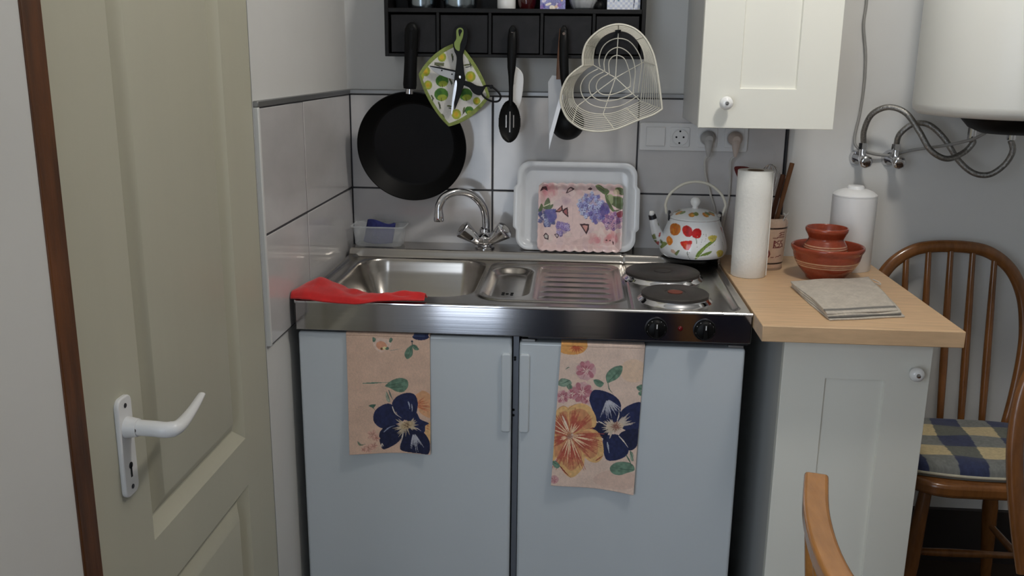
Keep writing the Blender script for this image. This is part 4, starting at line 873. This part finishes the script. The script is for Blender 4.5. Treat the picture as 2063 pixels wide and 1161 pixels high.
cr = root('utensil_crock', (1.108, -0.140, CZ), 'cream pottery crock with dark rings behind the paper roll', 'crock')
ALPHA = math.atan2(CPOS[1]+0.14, 0.62-1.108)
vf, TH_, RR, ZZ = lathe_grid([(0.040,0.0),(0.0445,0.004),(0.0465,0.012),(0.0475,0.030),(0.0505,0.070),(0.0525,0.100),(0.0530,0.114),(0.0520,0.126),(0.0480,0.133),(0.0455,0.133),(0.0460,0.122),(0.0455,0.060)], 300, 110, (1.108,-0.140,CZ))
cV = 1100-ZZ/0.133*940; cU = TH_*330+80
P = Paint(cU, cV, (206,178,156), 0.06, 30)
outer = np.arange(len(TH_)) // 300 < 78
P.put(np.where((np.abs(cV-318) < 13) & outer)[0], (28,18,18), 1, 0.1); P.put(np.where((np.abs(cV-970) < 15) & outer)[0], (28,18,18), 1, 0.1)
ink = (110,48,52)
P.line([(200,490),(300,488),(420,486)], 14, ink, 1, False); P.line([(290,420),(340,400),(420,398)], 14, ink); P.line([(300,455),(360,440),(420,440)], 18, ink); P.line([(330,400),(350,450)], 12, ink)
def glyph(x, w, segs):
    for a, b in segs: P.line([(x+a[0]*w, 545+a[1]*120), (x+b[0]*w, 545+b[1]*120)], 17, ink, 1, False)
glyph(225, 42, [((0,0),(0,1)),((0,0),(1,0.25)),((1,0.25),(0,0.5)),((0,0.5),(1,1))])
glyph(290, 42, [((1,0),(0,0.1)),((0,0.1),(0,0.45)),((0,0.45),(1,0.55)),((1,0.55),(1,0.9)),((1,0.9),(0,1))])
glyph(355, 42, [((1,0),(0,0.1)),((0,0.1),(0,0.45)),((0,0.45),(1,0.55)),((1,0.55),(1,0.9)),((1,0.9),(0,1))])
P.line([(215,680),(320,672),(420,660)], 16, ink, 1, False)
P.ell(110, 790, 68, 84, (120,54,58)); P.ell(110, 800, 44, 58, (176,130,118)); P.ell(110, 815, 26, 36, (120,54,58))
P.line([(195,855),(240,858)], 18, ink, 1, False); P.line([(280,850),(350,835),(410,820)], 14, ink, 1, False)
mk('crock_wall', vf, m_glaze, cr, smooth=180, colors=P.C)
mk('crock_floor', lathe([(0,0.006),(0.046,0.006),(0.046,0.0005),(0,0.0005)], 48, (1.108,-0.140,CZ)), M('crock_inside', (160,136,116), 0.6), cr)
mk('tie_string', tube(cat([(1.139,-0.178,CZ+0.128),(1.143,-0.183,CZ+0.142),(1.139,-0.183,CZ+0.150),(1.146,-0.182,CZ+0.144),(1.152,-0.178,CZ+0.150)], 5), 0.0014, 6), m_cordwhite, cr, smooth=60)
def stick(name, p0, p1, r0, r1, mat, label, cat_, head=None):
    r = root(name, p0, label, cat_); mk('shaft', cyl(p0, p1, r0, r1, n=14), mat, r, smooth=60)
    if head: head(r)
    return r
b0 = (1.118, -0.150, CZ+0.010)
stick('wooden_stick', (1.105,-0.160,CZ+0.010), tuple(at(1596,329,-0.105)), 0.0045, 0.0062, m_wood, 'slanting brown wooden stick, rightmost in the crock', 'utensil')
stick('wooden_stick', (1.100,-0.130,CZ+0.010), tuple(at(1578,352,-0.100)), 0.0045, 0.0070, M('spoon_wood_dark', (98,60,36), 0.6), 'shorter dark wooden stick second from right in the crock', 'utensil')
pt = at(1494, 350, -0.085)
def rhead(r):
    P3 = [(at(u, v, -0.085)[0], at(u, v, -0.085)[2]) for u, v in ((1479,339),(1487,335),(1510,338),(1509,352),(1506,372),(1494,372),(1486,358))]
    mk('blade', prism([tuple(p) for p in cat(P3, 4, True)], -0.088, -0.082, lambda a, b, c: (a, c, b)), M('red_brown', (92,24,20), 0.35), r, bevel=0.0015)
stick('red_spatula', (1.090,-0.150,CZ+0.010), tuple(at(1502,368,-0.085)), 0.004, 0.005, M('red_brown', (92,24,20), 0.35), 'dark red spatula sticking out of the crock at left', 'spatula', rhead)
def whisk(r):
    c0 = Vector(at(1552, 372, -0.075)); tp = Vector(at(1553, 331, -0.075)); ax = (tp-c0); ln = ax.length; ax.normalize()
    for k in range(5):
        ph_ = math.pi*k/5; sd = Vector((math.cos(ph_), math.sin(ph_), 0)); w = 0.024
        mk('wire_loop', tube(cat([c0-ax*0.03, c0+sd*w*0.75, c0+ax*ln*0.6+sd*w, tp, c0+ax*ln*0.6-sd*w, c0-sd*w*0.75, c0-ax*0.03], 7), 0.0009, 6), m_chrome, r, smooth=60)
stick('wire_whisk', (1.112,-0.118,CZ+0.010), tuple(at(1552,385,-0.075)), 0.005, 0.005, m_chrome, 'steel balloon whisk standing in the crock', 'whisk', whisk)

def terra(name, prof, c, stripes, label, cat_, nz=100):
    vf, TH_, RR, ZZ = lathe_grid(prof, 120, nz, c)
    P = Paint(TH_*60, ZZ*1000, (146,62,38), 0.10, 5); row = np.arange(len(ZZ))//120
    for z0, w in stripes: P.put(np.where((np.abs(ZZ-z0) < w) & (row < nz*0.52))[0], (214,176,140), 0.85, 0.2)
    o = mk(name, vf, m_terra, None, smooth=180, colors=P.C); tag(o, label, cat_); return o
bx_, by_ = 1.237, -0.252
ALPHA = -1.7
terra('terracotta_bowl', [(0.0,0.003),(0.030,0.002),(0.043,0.0),(0.0465,0.003),(0.050,0.010),(0.066,0.028),(0.0760,0.045),(0.0800,0.058),(0.0815,0.066),(0.0860,0.074),(0.0875,0.080),(0.0850,0.084),(0.0810,0.080),(0.0770,0.066),(0.070,0.046),(0.052,0.022),(0.030,0.013),(0.0,0.011)], (bx_, by_, CZ), ((0.036,0.0014),(0.0415,0.0014),(0.047,0.0011)), 'wide brown terracotta bowl with cream rings on the worktop', 'bowl', 160)
terra('terracotta_pot', [(0.0,0.003),(0.030,0.002),(0.036,0.0),(0.040,0.004),(0.0480,0.020),(0.0530,0.038),(0.0540,0.050),(0.0520,0.066),(0.0455,0.079),(0.0415,0.087),(0.0440,0.094),(0.0500,0.105),(0.0510,0.112),(0.0490,0.115),(0.0470,0.112),(0.0420,0.092),(0.0430,0.078),(0.048,0.060),(0.049,0.045),(0.040,0.018),(0.0,0.010)], (bx_-0.006, by_, CZ+0.0135), ((0.0610,0.0012),(0.0665,0.0012),(0.0715,0.0009)), 'small brown terracotta pot standing inside the bowl', 'pot', 160)
cn = root('white_canister', (1.325, -0.132, CZ), 'tall white cylindrical canister with a domed lid behind the bowl', 'canister')
mk('canister_body', lathe([(0,0.0),(0.0535,0.0),(0.0550,0.002),(0.0550,0.190),(0.0,0.190)], 64, (1.325,-0.132,CZ)), M('canister_white', (236,236,236), 0.3), cn, smooth=40)
mk('canister_lid', lathe([(0.0545,0.1905),(0.0545,0.194),(0.052,0.1965),(0.044,0.2025),(0.030,0.2075),(0.0215,0.2090),(0.0205,0.214),(0.0185,0.2165),(0,0.2172)], 64, (1.325,-0.132,CZ)), M('canister_white', (236,236,236), 0.3), cn, smooth=40)

# folded linen cloth
fc = root('folded_linen_cloth', (1.225, -0.47, CZ), 'folded grey beige linen towel with a dark stripe on the worktop', 'towel')
TLc, TRc, BRc, BLc = [np.array([*atz(u, v, 0.915)[:2], 0]) for u, v in ((1594,568),(1751,560),(1811,625),(1668,632))]
for k, (zz, gx, gy, sd) in enumerate(((0.0022,0.007,-0.012,1),(0.0062,0.002,-0.007,2),(0.0100,0.005,-0.004,3),(0.0140,0.0,0.0,4))):
    def cf(u, v, zz=zz, gx=gx, gy=gy, sd=sd):
        A = (1-u)[:,None]*TLc+u[:,None]*TRc; B = (1-u)[:,None]*BLc+u[:,None]*BRc; X = A*(1-v)[:,None]+B*v[:,None]
        X[:,0] += gx*u*v+0.002*np.sin(7*v+sd); X[:,1] += gy*v+0.0015*np.sin(9*u+sd)
        X[:,2] = CZ+zz+0.0010*np.sin(8*u+sd*2)*np.sin(5*v+sd)*(k > 1)-0.002*(smooth01((v-0.93)/0.07))*(k > 1)
        return X
    (V, F), U, W = grid(cf, 60, 60)
    P = Paint(U*200, W*200, (190,181,168), 0.10, 3); P.C *= (1+0.06*(np.sin(U*200*2.4)*np.sin(W*200*2.4)))[:,None]
    if k == 3: P.put(np.where((W > 0.90) & (W < 0.955))[0], (92,90,86), 0.9)
    elif k == 1: P.put(np.where((W > 0.965))[0], (96,94,90), 0.9)
    mk('cloth_layer', (V, F), m_print, fc, smooth=180, solid=0.0032, colors=P.C)
mk('hang_loop', tube(cat([tuple(TRc+np.array([0.002,-0.02,CZ+0.014])), tuple(TRc+np.array([0.014,-0.03,CZ+0.010])), tuple(TRc+np.array([0.016,-0.038,CZ+0.006])), tuple(TRc+np.array([0.004,-0.035,CZ+0.008]))], 5), 0.0014, 6), m_cordwhite, fc, smooth=60)

# ------------------------------------------------------------------ the two printed towels
def towel(corn, ztop, y0, nu, nv, wave):
    TL, TR, BR, BL = [at(u, v, y0) for u, v in corn]; LO = 0.026
    H = ztop+0.002-(BL[2]+BR[2])/2; f0 = LO/(LO+H)
    def fn(u, v):
        t = np.clip((v-f0)/(1-f0), 0, 1); X = ((1-u)*(1-t))[:,None]*TL+(u*(1-t))[:,None]*TR+(u*t)[:,None]*BR+((1-u)*t)[:,None]*BL
        zt = ztop+0.0025; zb = (1-u)*BL[2]+u*BR[2]; X[:,2] = zt+(zb-zt)*t
        over = np.clip((f0-v)/f0, 0, 1)
        X[:,1] = y0+over*LO-t*(0.002+wave*(0.5+0.5*np.sin(5.5*u+1.3*t+0.4))*t)-0.0012*np.sin(3.14*2*u)*t
        X[:,2] -= 0.0015*(1-smooth01(over*6))*(t < 0.02); X[:,2] += 0.003*np.sin(3.0*u+0.5)*smooth01((t-0.9)/0.1)
        return X
    vf, U, W = grid(fn, nu, nv); T = np.clip((W-f0)/(1-f0), 0, 1); return vf, U, T
def bil(U, T, c): return [(1-U)*(1-T)*c[0][i]+U*(1-T)*c[1][i]+U*T*c[2][i]+(1-U)*T*c[3][i] for i in (0, 1)]
NAVY, NAV2, CREAM, LEAF, LEAF2, PINK, PEACH = (34,42,82), (26,32,66), (226,214,200), (108,138,118), (76,108,92), (196,140,148), (226,170,128)
vf, U, T = towel([(697,668),(866,673),(868,913),(706,915)], 0.824, -0.5955, 230, 330, 0.006)
PU, PV = bil(U, T, [(152,62),(828,80),(838,1055),(185,1058)])
P = Paint(PU, PV, (224,190,168), 0.07, 16)
P.ell(755,92,68,28,NAVY); P.ell(740,84,50,14,(70,84,120),0,0.5)
def leaf(p, c=LEAF, c2=LEAF2):
    P.fill(p, c, var=0.3); n = len(p); P.line([p[0], tuple((np.array(p[0])+np.array(p[n//2]))/2+3), p[n//2]], 6, c2); P.line(p[:n//2+1], 5, c2, 0.7)
P.fill([(370,140),(400,108),(450,105),(500,120),(520,160),(480,190),(440,220),(390,190)], (234,206,190)); P.ell(440,165,45,34,(224,150,112),20,0.8); P.ell(465,185,18,12,(236,222,170)); P.ell(440,190,10,10,(120,90,60))
leaf([(500,130),(515,102),(530,115),(515,140)]); leaf([(470,190),(490,175),(500,190),(485,200)]); leaf([(368,130),(372,100),(395,112),(385,135)]); P.line([(510,205),(560,196),(610,185)], 6, (150,150,140), 0.6)
leaf([(685,160),(690,205),(685,245),(648,272),(625,240),(640,195)]); leaf([(688,155),(720,165),(742,195),(715,200),(695,185)]); P.line([(686,165),(688,130)], 8, (70,80,80)); P.ell(686,130,9,9,(60,70,80))
P.line([(290,468),(360,466),(430,462),(500,460)], 13, LEAF); leaf([(470,490),(510,455),(560,432),(610,428),(650,448),(652,500),(615,540),(560,536),(510,508)]); P.line([(500,500),(560,505),(640,495)], 7, LEAF2)
P.line([(500,525),(515,570),(535,610)], 12, (96,110,104)); leaf([(480,535),(500,580),(510,620),(490,620),(475,580)], (176,180,160)); P.line([(340,650),(370,665),(400,700)], 8, LEAF2); leaf([(340,648),(370,640),(395,640),(375,668)], LEAF2)
P.fill([(715,575),(745,545),(775,528),(830,560),(845,640),(845,745),(790,738),(740,690)], PEACH); P.rays(700,650,30,150,-40,30,8,11,(204,120,84),0.8,3); P.fill([(785,830),(845,790),(845,960),(815,940)], (228,184,130)); P.rays(790,820,20,60,-20,60,4,8,(206,130,90),0.7,4)
for q, c in (([(525,640),(560,580),(640,548),(705,560),(732,620),(726,700),(700,770),(620,770),(560,710)], NAVY), ([(375,740),(398,680),(468,638),(525,645),(560,715),(625,770),(540,812),(450,838),(388,795)], NAVY),
             ([(422,900),(440,850),(490,820),(560,808),(622,835),(600,925),(540,985),(460,1022),(435,980)], NAV2), ([(612,860),(640,840),(710,830),(775,865),(832,950),(826,1045),(760,1052),(604,1035),(596,960)], NAV2), ([(715,710),(755,765),(825,797),(795,820),(785,875),(700,850),(640,800)], NAVY)): P.fill(q, c, var=0.25)
P.line([(528,660),(550,715),(600,755)], 9, CREAM); P.line([(618,860),(605,930),(590,985)], 10, CREAM); P.line([(460,870),(500,835),(545,818)], 10, (150,160,190)); P.line([(690,840),(730,842),(760,862)], 8, CREAM)
P.rays(700,870,30,170,55,105,12,8,(200,200,210),0.75,7); P.line([(655,620),(665,650),(668,680)], 12, (170,176,196)); P.line([(683,640),(688,680),(686,705)], 9, (190,194,208)); P.rays(445,960,5,60,60,110,3,7,CREAM,0.8,9)
P.rays(640,825,10,105,120,230,11,13,(206,188,160),0.9,11); P.rays(660,815,10,80,-60,60,12,12,(206,188,160),0.9,12); P.rays(640,820,10,90,60,130,6,11,(190,172,150),0.8,15); P.ell(645,815,52,32,(200,176,140),-20); P.rays(645,815,6,40,0,360,12,6,(110,80,60),0.8,13)
for cx, cy, r in ((370,890,44),(400,920,30),(340,1010,44),(380,985,36),(300,1015,26)):
    for k in range(5): P.ell(cx+r*0.6*math.cos(k*1.26), cy+r*0.6*math.sin(k*1.26), r*0.42, r*0.3, (222,178,160), math.degrees(k*1.26)); 
    P.rays(cx, cy, 3, r, 0, 360, 7, 5, (170,96,84), 0.7, int(cx))
P.line([(252,945),(275,972),(312,965)], 16, (120,130,110)); P.line([(250,660),(290,655)], 5, (190,150,140), 0.6)
o = mk('floral_towel', vf, m_print, None, smooth=180, solid=0.0016, colors=P.C); tag(o, 'peach towel with one big navy flower, hung on the sink cupboard', 'towel', 'floral kitchen towels')

vf, U, T = towel([(1131,686),(1300,692),(1276,994),(1110,976)], 0.8165, -0.5955, 230, 400, 0.007)
PU, PV = bil(U, T, [(240,45),(822,68),(738,1112),(168,1045)])
P = Paint(PU, PV, (226,200,184), 0.07, 16)
P.ell(740,240,90,80,(230,196,160),0,0.5); P.ell(620,1010,160,70,(214,180,164),0,0.5); P.ell(330,220,60,40,(214,192,180),0,0.5)
P.fill([(236,40),(330,38),(420,50),(405,100),(340,125),(240,110)], (226,164,96)); P.rays(345,60,8,70,10,170,12,9,(196,92,62),0.85,2)
leaf([(300,300),(240,290),(215,330),(260,345),(310,330)], (136,158,140)); leaf([(300,325),(280,345),(300,370),(320,350)], (120,140,120)); P.line([(270,225),(290,212),(300,215)], 6, LEAF2)
for cx, cy, r in ((412,235,72),(385,385,78),(248,415,48),(425,430,40),(320,395,40)):
    P.ell(cx, cy, r*0.98, r*0.9, (206,166,168), 0, 0.8)
    for k in range(9): P.ell(cx+r*0.62*math.cos(k*0.7), cy+r*0.62*math.sin(k*0.7), r*0.36, r*0.24, random.choice([(200,140,148),(214,172,174),(186,120,130)]), math.degrees(k*0.7)+10)
    P.rays(cx, cy, 4, r*0.8, 0, 360, 12, 7, (166,84,100), 0.75, int(cx)); P.rays(cx, cy, 4, r*0.5, 0, 360, 7, 6, (236,214,204), 0.8, int(cy))
leaf([(560,320),(552,275),(575,235),(620,208),(665,207),(658,255),(630,292),(590,312)]); leaf([(465,300),(500,300),(535,322),(515,350),(480,335)]); P.line([(565,320),(572,360),(590,385),(600,400)], 8, (110,120,104)); leaf([(762,350),(800,335),(808,365),(780,378)]); leaf([(775,390),(800,380),(802,410),(780,408)])
for q, c in (([(436,430),(465,370),(540,378),(615,415),(655,475),(640,575),(605,605),(545,612),(485,585),(455,500)], NAVY), ([(632,600),(645,535),(700,482),(792,458),(790,560),(772,650),(690,655)], NAVY), ([(640,690),(700,650),(775,650),(764,760),(720,796),(690,775)], NAV2),
             ([(528,730),(560,690),(640,690),(705,785),(680,842),(600,872),(545,852)], NAVY), ([(430,640),(500,598),(565,640),(550,715),(500,690)], NAV2)): P.fill(q, c, var=0.25)
for q in (([(215,500),(260,478),(305,515),(318,640),(285,700),(185,690),(195,560)]), ([(285,505),(330,470),(390,462),(445,492),(482,565),(470,632),(360,668),(310,660)]), ([(330,675),(440,638),(512,690),(534,820),(492,882),(420,862),(355,760)]), ([(305,705),(370,738),(402,850),(382,930),(305,988),(230,905),(218,850),(280,770)]), ([(185,715),(285,705),(250,785),(178,865)])):
    P.fill(q, (226,182,124), var=0.15); c_ = np.array((300,688)); P.fill([tuple(c_+(np.array(p)-c_)*0.80+(np.mean(q,0)-c_)*0.06) for p in q], (198,118,90), 0.6, var=0.15); P.line(q[:3], 5, (160,80,64), 0.5)
for a0, a1, n, r1 in ((-170,-100,10,200), (-85,-35,8,190), (-5,50,12,230), (65,120,12,260), (140,175,7,130)): P.rays(300,685,30,r1,a0,a1,int(n*1.8),20,(182,88,72),0.7,int(a1)); P.rays(300,685,25,r1*0.75,a0,a1,n//2,9,(244,214,176),0.9,int(a0)+400)
P.line([(250,550),(275,610),(295,660)], 14, (240,220,200)); P.line([(230,900),(270,950),(305,985)], 9, (140,50,44)); P.line([(440,640),(470,632)], 8, (150,60,50)); P.line([(480,870),(530,835)], 10, (160,70,56)); P.rays(297,688,3,34,0,360,14,7,(170,120,100),0.8,5)
P.rays(560,430,20,140,35,115,13,9,(196,196,206),0.75,21); P.line([(628,590),(640,545),(640,500)], 8, CREAM); P.line([(640,695),(675,735),(703,775)], 9, CREAM); P.line([(560,740),(566,780),(572,815)], 12, (180,186,200)); P.line([(500,590),(540,610)], 10, CREAM)
P.rays(620,625,20,130,-60,-5,10,12,(206,190,176),0.85,22); P.rays(605,632,15,85,100,260,13,12,(214,196,176),0.9,23); P.rays(605,632,10,55,60,140,6,11,(206,188,168),0.9,24); P.ell(615,628,58,30,(208,188,164),-8); P.rays(620,628,5,45,0,360,15,7,(150,96,84),0.85,25)
leaf([(745,935),(735,900),(690,880),(620,885),(578,918),(590,960),(640,975),(700,955)]); P.line([(690,830),(712,870),(725,905)], 10, LEAF2); leaf([(715,800),(735,820),(738,870),(720,860)], (150,166,146)); leaf([(176,868),(205,868),(232,900),(210,918),(182,895)]); P.ell(192,1000,30,32,(206,160,160)); P.rays(190,1005,4,30,0,360,6,6,(176,104,110),0.7,6)
o = mk('floral_towel', vf, m_print, None, smooth=180, solid=0.0016, colors=P.C); tag(o, 'longer peach towel with navy and orange flowers, hung on the fridge', 'towel', 'floral kitchen towels')

# ------------------------------------------------------------------ chairs
def hoop_pts():
    L = [(0.172,0.465),(0.190,0.56),(0.203,0.66),(0.205,0.74),(0.192,0.825),(0.158,0.893),(0.105,0.935),(0.045,0.950)]
    Pq = L+[(-x, z) for x, z in L[::-1]]; return [(x, 0.165+0.16*(z-0.47), z) for x, z in Pq]
def hoop_z(x):
    P_ = np.array(cat(hoop_pts(), 8)); up = P_[P_[:,2] > 0.72]; i = np.argsort(up[:,0]); return np.interp(x, up[i,0], up[i,2])
def windsor(label):
    r = root('windsor_chair', (0,0,0), label, 'chair', 'hoop back wooden chairs')
    pl = [(x, y) for x, y in resample(rrect(-0.205, 0.205, -0.205, 0.200, 0.11, 10), 60)]
    pl = [(x*(1-0.10*(y > 0)*(y/0.2)), y) for x, y in pl]
    mk('seat', prism(pl, 0.437, 0.472, lambda a, b, c: (a, b, c)), m_chair, r, bevel=0.010, seg=3)
    mk('hoop_back', tube(cat(hoop_pts(), 8), (lambda n: [(0.0165,0.0115)]*n)(len(cat(hoop_pts(), 8))), 14, flat=(1,0,0)), m_chair, r, smooth=60)
    for x in (-0.114, -0.057, 0.0, 0.057, 0.114):
        zt = hoop_z(x); p0 = Vector((x*0.96, 0.165, 0.468)); p1 = Vector((x, 0.165+0.16*(zt-0.47), zt-0.004))
        mk('spindle', cyl(p0, p1, 0, n=12, prof=[(0,0),(0.0085,0),(0.0105,0.35),(0.0095,0.65),(0.0075,1),(0,1)]), m_chair, r, smooth=60)
    feet = []
    for sx in (-1, 1):
        for sy in (-1, 1):
            a = Vector((sx*0.135, sy*0.135, 0.444)); b = Vector((sx*0.195, sy*0.195, 0.0)); feet.append((a, b))
            mk('leg', cyl(b, a, 0, n=16, prof=[(0,0),(0.0135,0),(0.018,0.30),(0.0205,0.55),(0.0165,0.8),(0.014,1),(0,1)]), m_chair, r, smooth=60)
    q = [b+(a-b)*0.42 for a, b in feet]
    mk('stretcher', cyl(q[0], q[1], 0, n=12, prof=[(0,0),(0.008,0),(0.0115,0.5),(0.008,1),(0,1)]), m_chair, r, smooth=60)
    mk('stretcher', cyl(q[2], q[3], 0, n=12, prof=[(0,0),(0.008,0),(0.0115,0.5),(0.008,1),(0,1)]), m_chair, r, smooth=60)
    mk('stretcher', cyl((q[0]+q[1])/2, (q[2]+q[3])/2, 0, n=12, prof=[(0,0),(0.008,0),(0.0115,0.5),(0.008,1),(0,1)]), m_chair, r, smooth=60)
    return r
ch = windsor('hoop back wooden chair with plaid cushion against the wall'); 
def copy_tree(o, parent=None):
    c = o.copy(); link(c); c.parent = parent
    for k in list(o.children): copy_tree(k, c)
    return c
ch2 = copy_tree(ch); ch2['label'] = 'hoop back wooden chair cut off by the right edge of the photo'
ch.location = (1.612, -0.292, 0.0); ch2.location = (1.690, -1.005, 0.0); ch2.rotation_euler = (0, 0, math.radians(4))
CUX, CUY = 1.612, -0.308
def cush(u, v):
    s = 2*u-1; t = 2*v-1; k = 0.55; a = s*np.sqrt(1-k*t*t/2); b = t*np.sqrt(1-k*s*s/2)
    e = np.clip(1-np.maximum(np.abs(s), np.abs(t)), 0, 1); z = 0.4740+0.008+0.030*np.sqrt(np.clip(1-(1-e/0.22).clip(0,1)**2, 0, 1))+0.003*np.sin(6*s+1)*np.cos(5*t)*np.minimum(1, e*4)
    return np.stack([CUX+0.198*a, CUY+0.162*b, z], -1)
(V, F), U, W = grid(cush, 130, 130)
P = Paint(U*390+20*W, W*350, (112,112,108), 0.10, 4)
ci = np.floor((U*390+40*(1-W)+8)/76).astype(int); ri = np.floor((W*350+20)/72).astype(int)
P.put(np.where((ri % 2 == 0) & (ci % 2 == 0))[0], (44,52,84), 1, 0.25); P.put(np.where((ri % 2 == 1) & (ci % 2 == 1))[0], (196,178,136), 1, 0.15)
P.put(np.where((ri % 2 == 0) & (ci % 2 == 1))[0], (118,120,116), 1, 0.2); P.put(np.where((ri % 2 == 1) & (ci % 2 == 0))[0], (96,98,88), 1, 0.2)
cu = root('seat_cushion', (CUX, CUY, 0.474), 'blue, grey and cream plaid cushion on the wooden chair', 'cushion')
mk('cushion_top', (V, F), m_print, cu, smooth=180, colors=P.C)
E_ = [cush(np.array([u]), np.array([v]))[0] for u, v in [(t, 0) for t in np.linspace(0,1,30)[:-1]]+[(1, t) for t in np.linspace(0,1,30)[:-1]]+[(1-t, 1) for t in np.linspace(0,1,30)[:-1]]+[(0, 1-t) for t in np.linspace(0,1,30)[:-1]]]
mk('piping', tube(E_, 0.0035, 8, closed=True), M('piping_cream', (186,180,160), 0.9), cu, smooth=60)
bt = [(p[0], p[1], 0.4735) for p in E_]; n_ = len(E_); mk('cushion_base', ([tuple(p) for p in E_]+bt, [[i, (i+1) % n_, n_+(i+1) % n_, n_+i] for i in range(n_)]+[[n_+i for i in range(n_)]]), M('cushion_under', (110,108,100), 0.9), cu)

# chair whose back rail end shows at the bottom of the photo
rc = root('rail_back_chair', (1.14, -1.53, 0.0), 'light wooden chair whose back rail end shows at the bottom edge', 'chair')
RP = cat([(0.968,-1.292,0.848),(0.940,-1.41,0.848),(0.928,-1.53,0.848),(0.940,-1.65,0.848),(0.968,-1.768,0.848)], 6)
V = []; F = []
for i, p in enumerate(RP):
    t = RP[min(i+1, len(RP)-1)]-RP[max(i-1, 0)]; t = t/np.linalg.norm(t); n = np.array([-t[1], t[0], 0])
    for a, b in ((-0.0165,-0.012),(0.0165,-0.012),(0.0165,0.012),(-0.0165,0.012)): V.append(tuple(p+n*a+np.array([0,0,b])))
for i in range(len(RP)-1):
    for k in range(4): F.append([4*i+k, 4*i+(k+1) % 4, 4*i+4+(k+1) % 4, 4*i+4+k])
F += [[3,2,1,0], [4*len(RP)-4+k for k in range(4)]]
mk('back_rail', (V, F), m_chairl, rc, bevel=0.005, seg=3)
for y in (-1.345, -1.715):
    mk('post', cyl((1.00, y*0.98-0.03, 0.41), (0.952, y, 0.842), 0, n=16, prof=[(0,0),(0.015,0),(0.016,0.5),(0.012,1),(0,1)]), m_chairl, rc, smooth=60)
for y in (-1.43, -1.53, -1.63): mk('spindle', cyl((1.00, y, 0.41), (0.935, y, 0.840), 0.008, 0.007, n=12), m_chairl, rc, smooth=60)
mk('seat', prism([tuple(p) for p in resample(rrect(0.98, 1.38, -1.74, -1.32, 0.09, 8), 60)], 0.40, 0.435, lambda a, b, c: (a, b, c)), m_chairl, rc, bevel=0.01, seg=3)
for sx in (1.03, 1.33):
    for sy in (-1.69, -1.37): mk('leg', cyl((sx+(sx-1.18)*0.2, sy+(sy+1.53)*0.2, 0.0), (sx, sy, 0.405), 0.014, 0.018, n=14), m_chairl, rc, smooth=60)

# ------------------------------------------------------------------ ceiling lamp, and an unseen seat and blanket added for the steel to mirror
lm = root('ceiling_lamp', (LAMPPOS[0], LAMPPOS[1], 2.40), 'round frosted ceiling lamp above the kitchen corner', 'lamp')
mk('lamp_base', lathe([(0,2.549),(0.10,2.549),(0.10,2.52),(0.0,2.52)], 40, (LAMPPOS[0], LAMPPOS[1], 0)), m_whiteplastic, lm, smooth=40)
mk('lamp_shade', lathe([(0.13,2.52),(0.145,2.49),(0.13,2.44),(0.08,2.41),(0,2.40)], 48, (LAMPPOS[0], LAMPPOS[1], 0)), M('lamp_glass', (255,246,230), 0.4, emit=((255,242,222), 2.0)), lm, smooth=60)
sf = root('added_bench', (0.9, -2.95, 0.0), 'unseen low navy seat added behind the camera for the steel to mirror', 'added_bench')  # unseen, added to give the steel front panel its dark reflection
mk('bench_base', box(0.36, 1.50, -3.17, -2.74, 0.03, 0.38), m_navy, sf, bevel=0.02, seg=3)
mk('seat_pad', box(0.35, 1.51, -3.18, -2.73, 0.38, 0.45), m_navy, sf, bevel=0.02, seg=3)
for x in (0.42, 1.44):
    for y in (-3.10, -2.80): mk('foot', cyl((x, y, 0.0), (x, y, 0.03), 0.02, n=14), m_black, sf)
thr = [(-3.05, 0.4525), (-2.80, 0.4535), (-2.735, 0.4535), (-2.7225, 0.44), (-2.7215, 0.30), (-2.7230, 0.10)]
V = []; F = []
for i, (y, z) in enumerate(thr):
    V += [(0.60, y, z), (0.69, y, z), (0.78, y, z)]
    if i: F += [[3*i-3, 3*i-2, 3*i+1, 3*i], [3*i-2, 3*i-1, 3*i+2, 3*i+1]]
o = mk('added_blanket', (V, F), M('blanket_cream', (214,206,200), 0.9), None, smooth=60, solid=0.006); tag(o, 'unseen cream blanket strip added for a pale band in the steel', 'blanket')  # unseen, added as a light strip within the steel's dark reflection
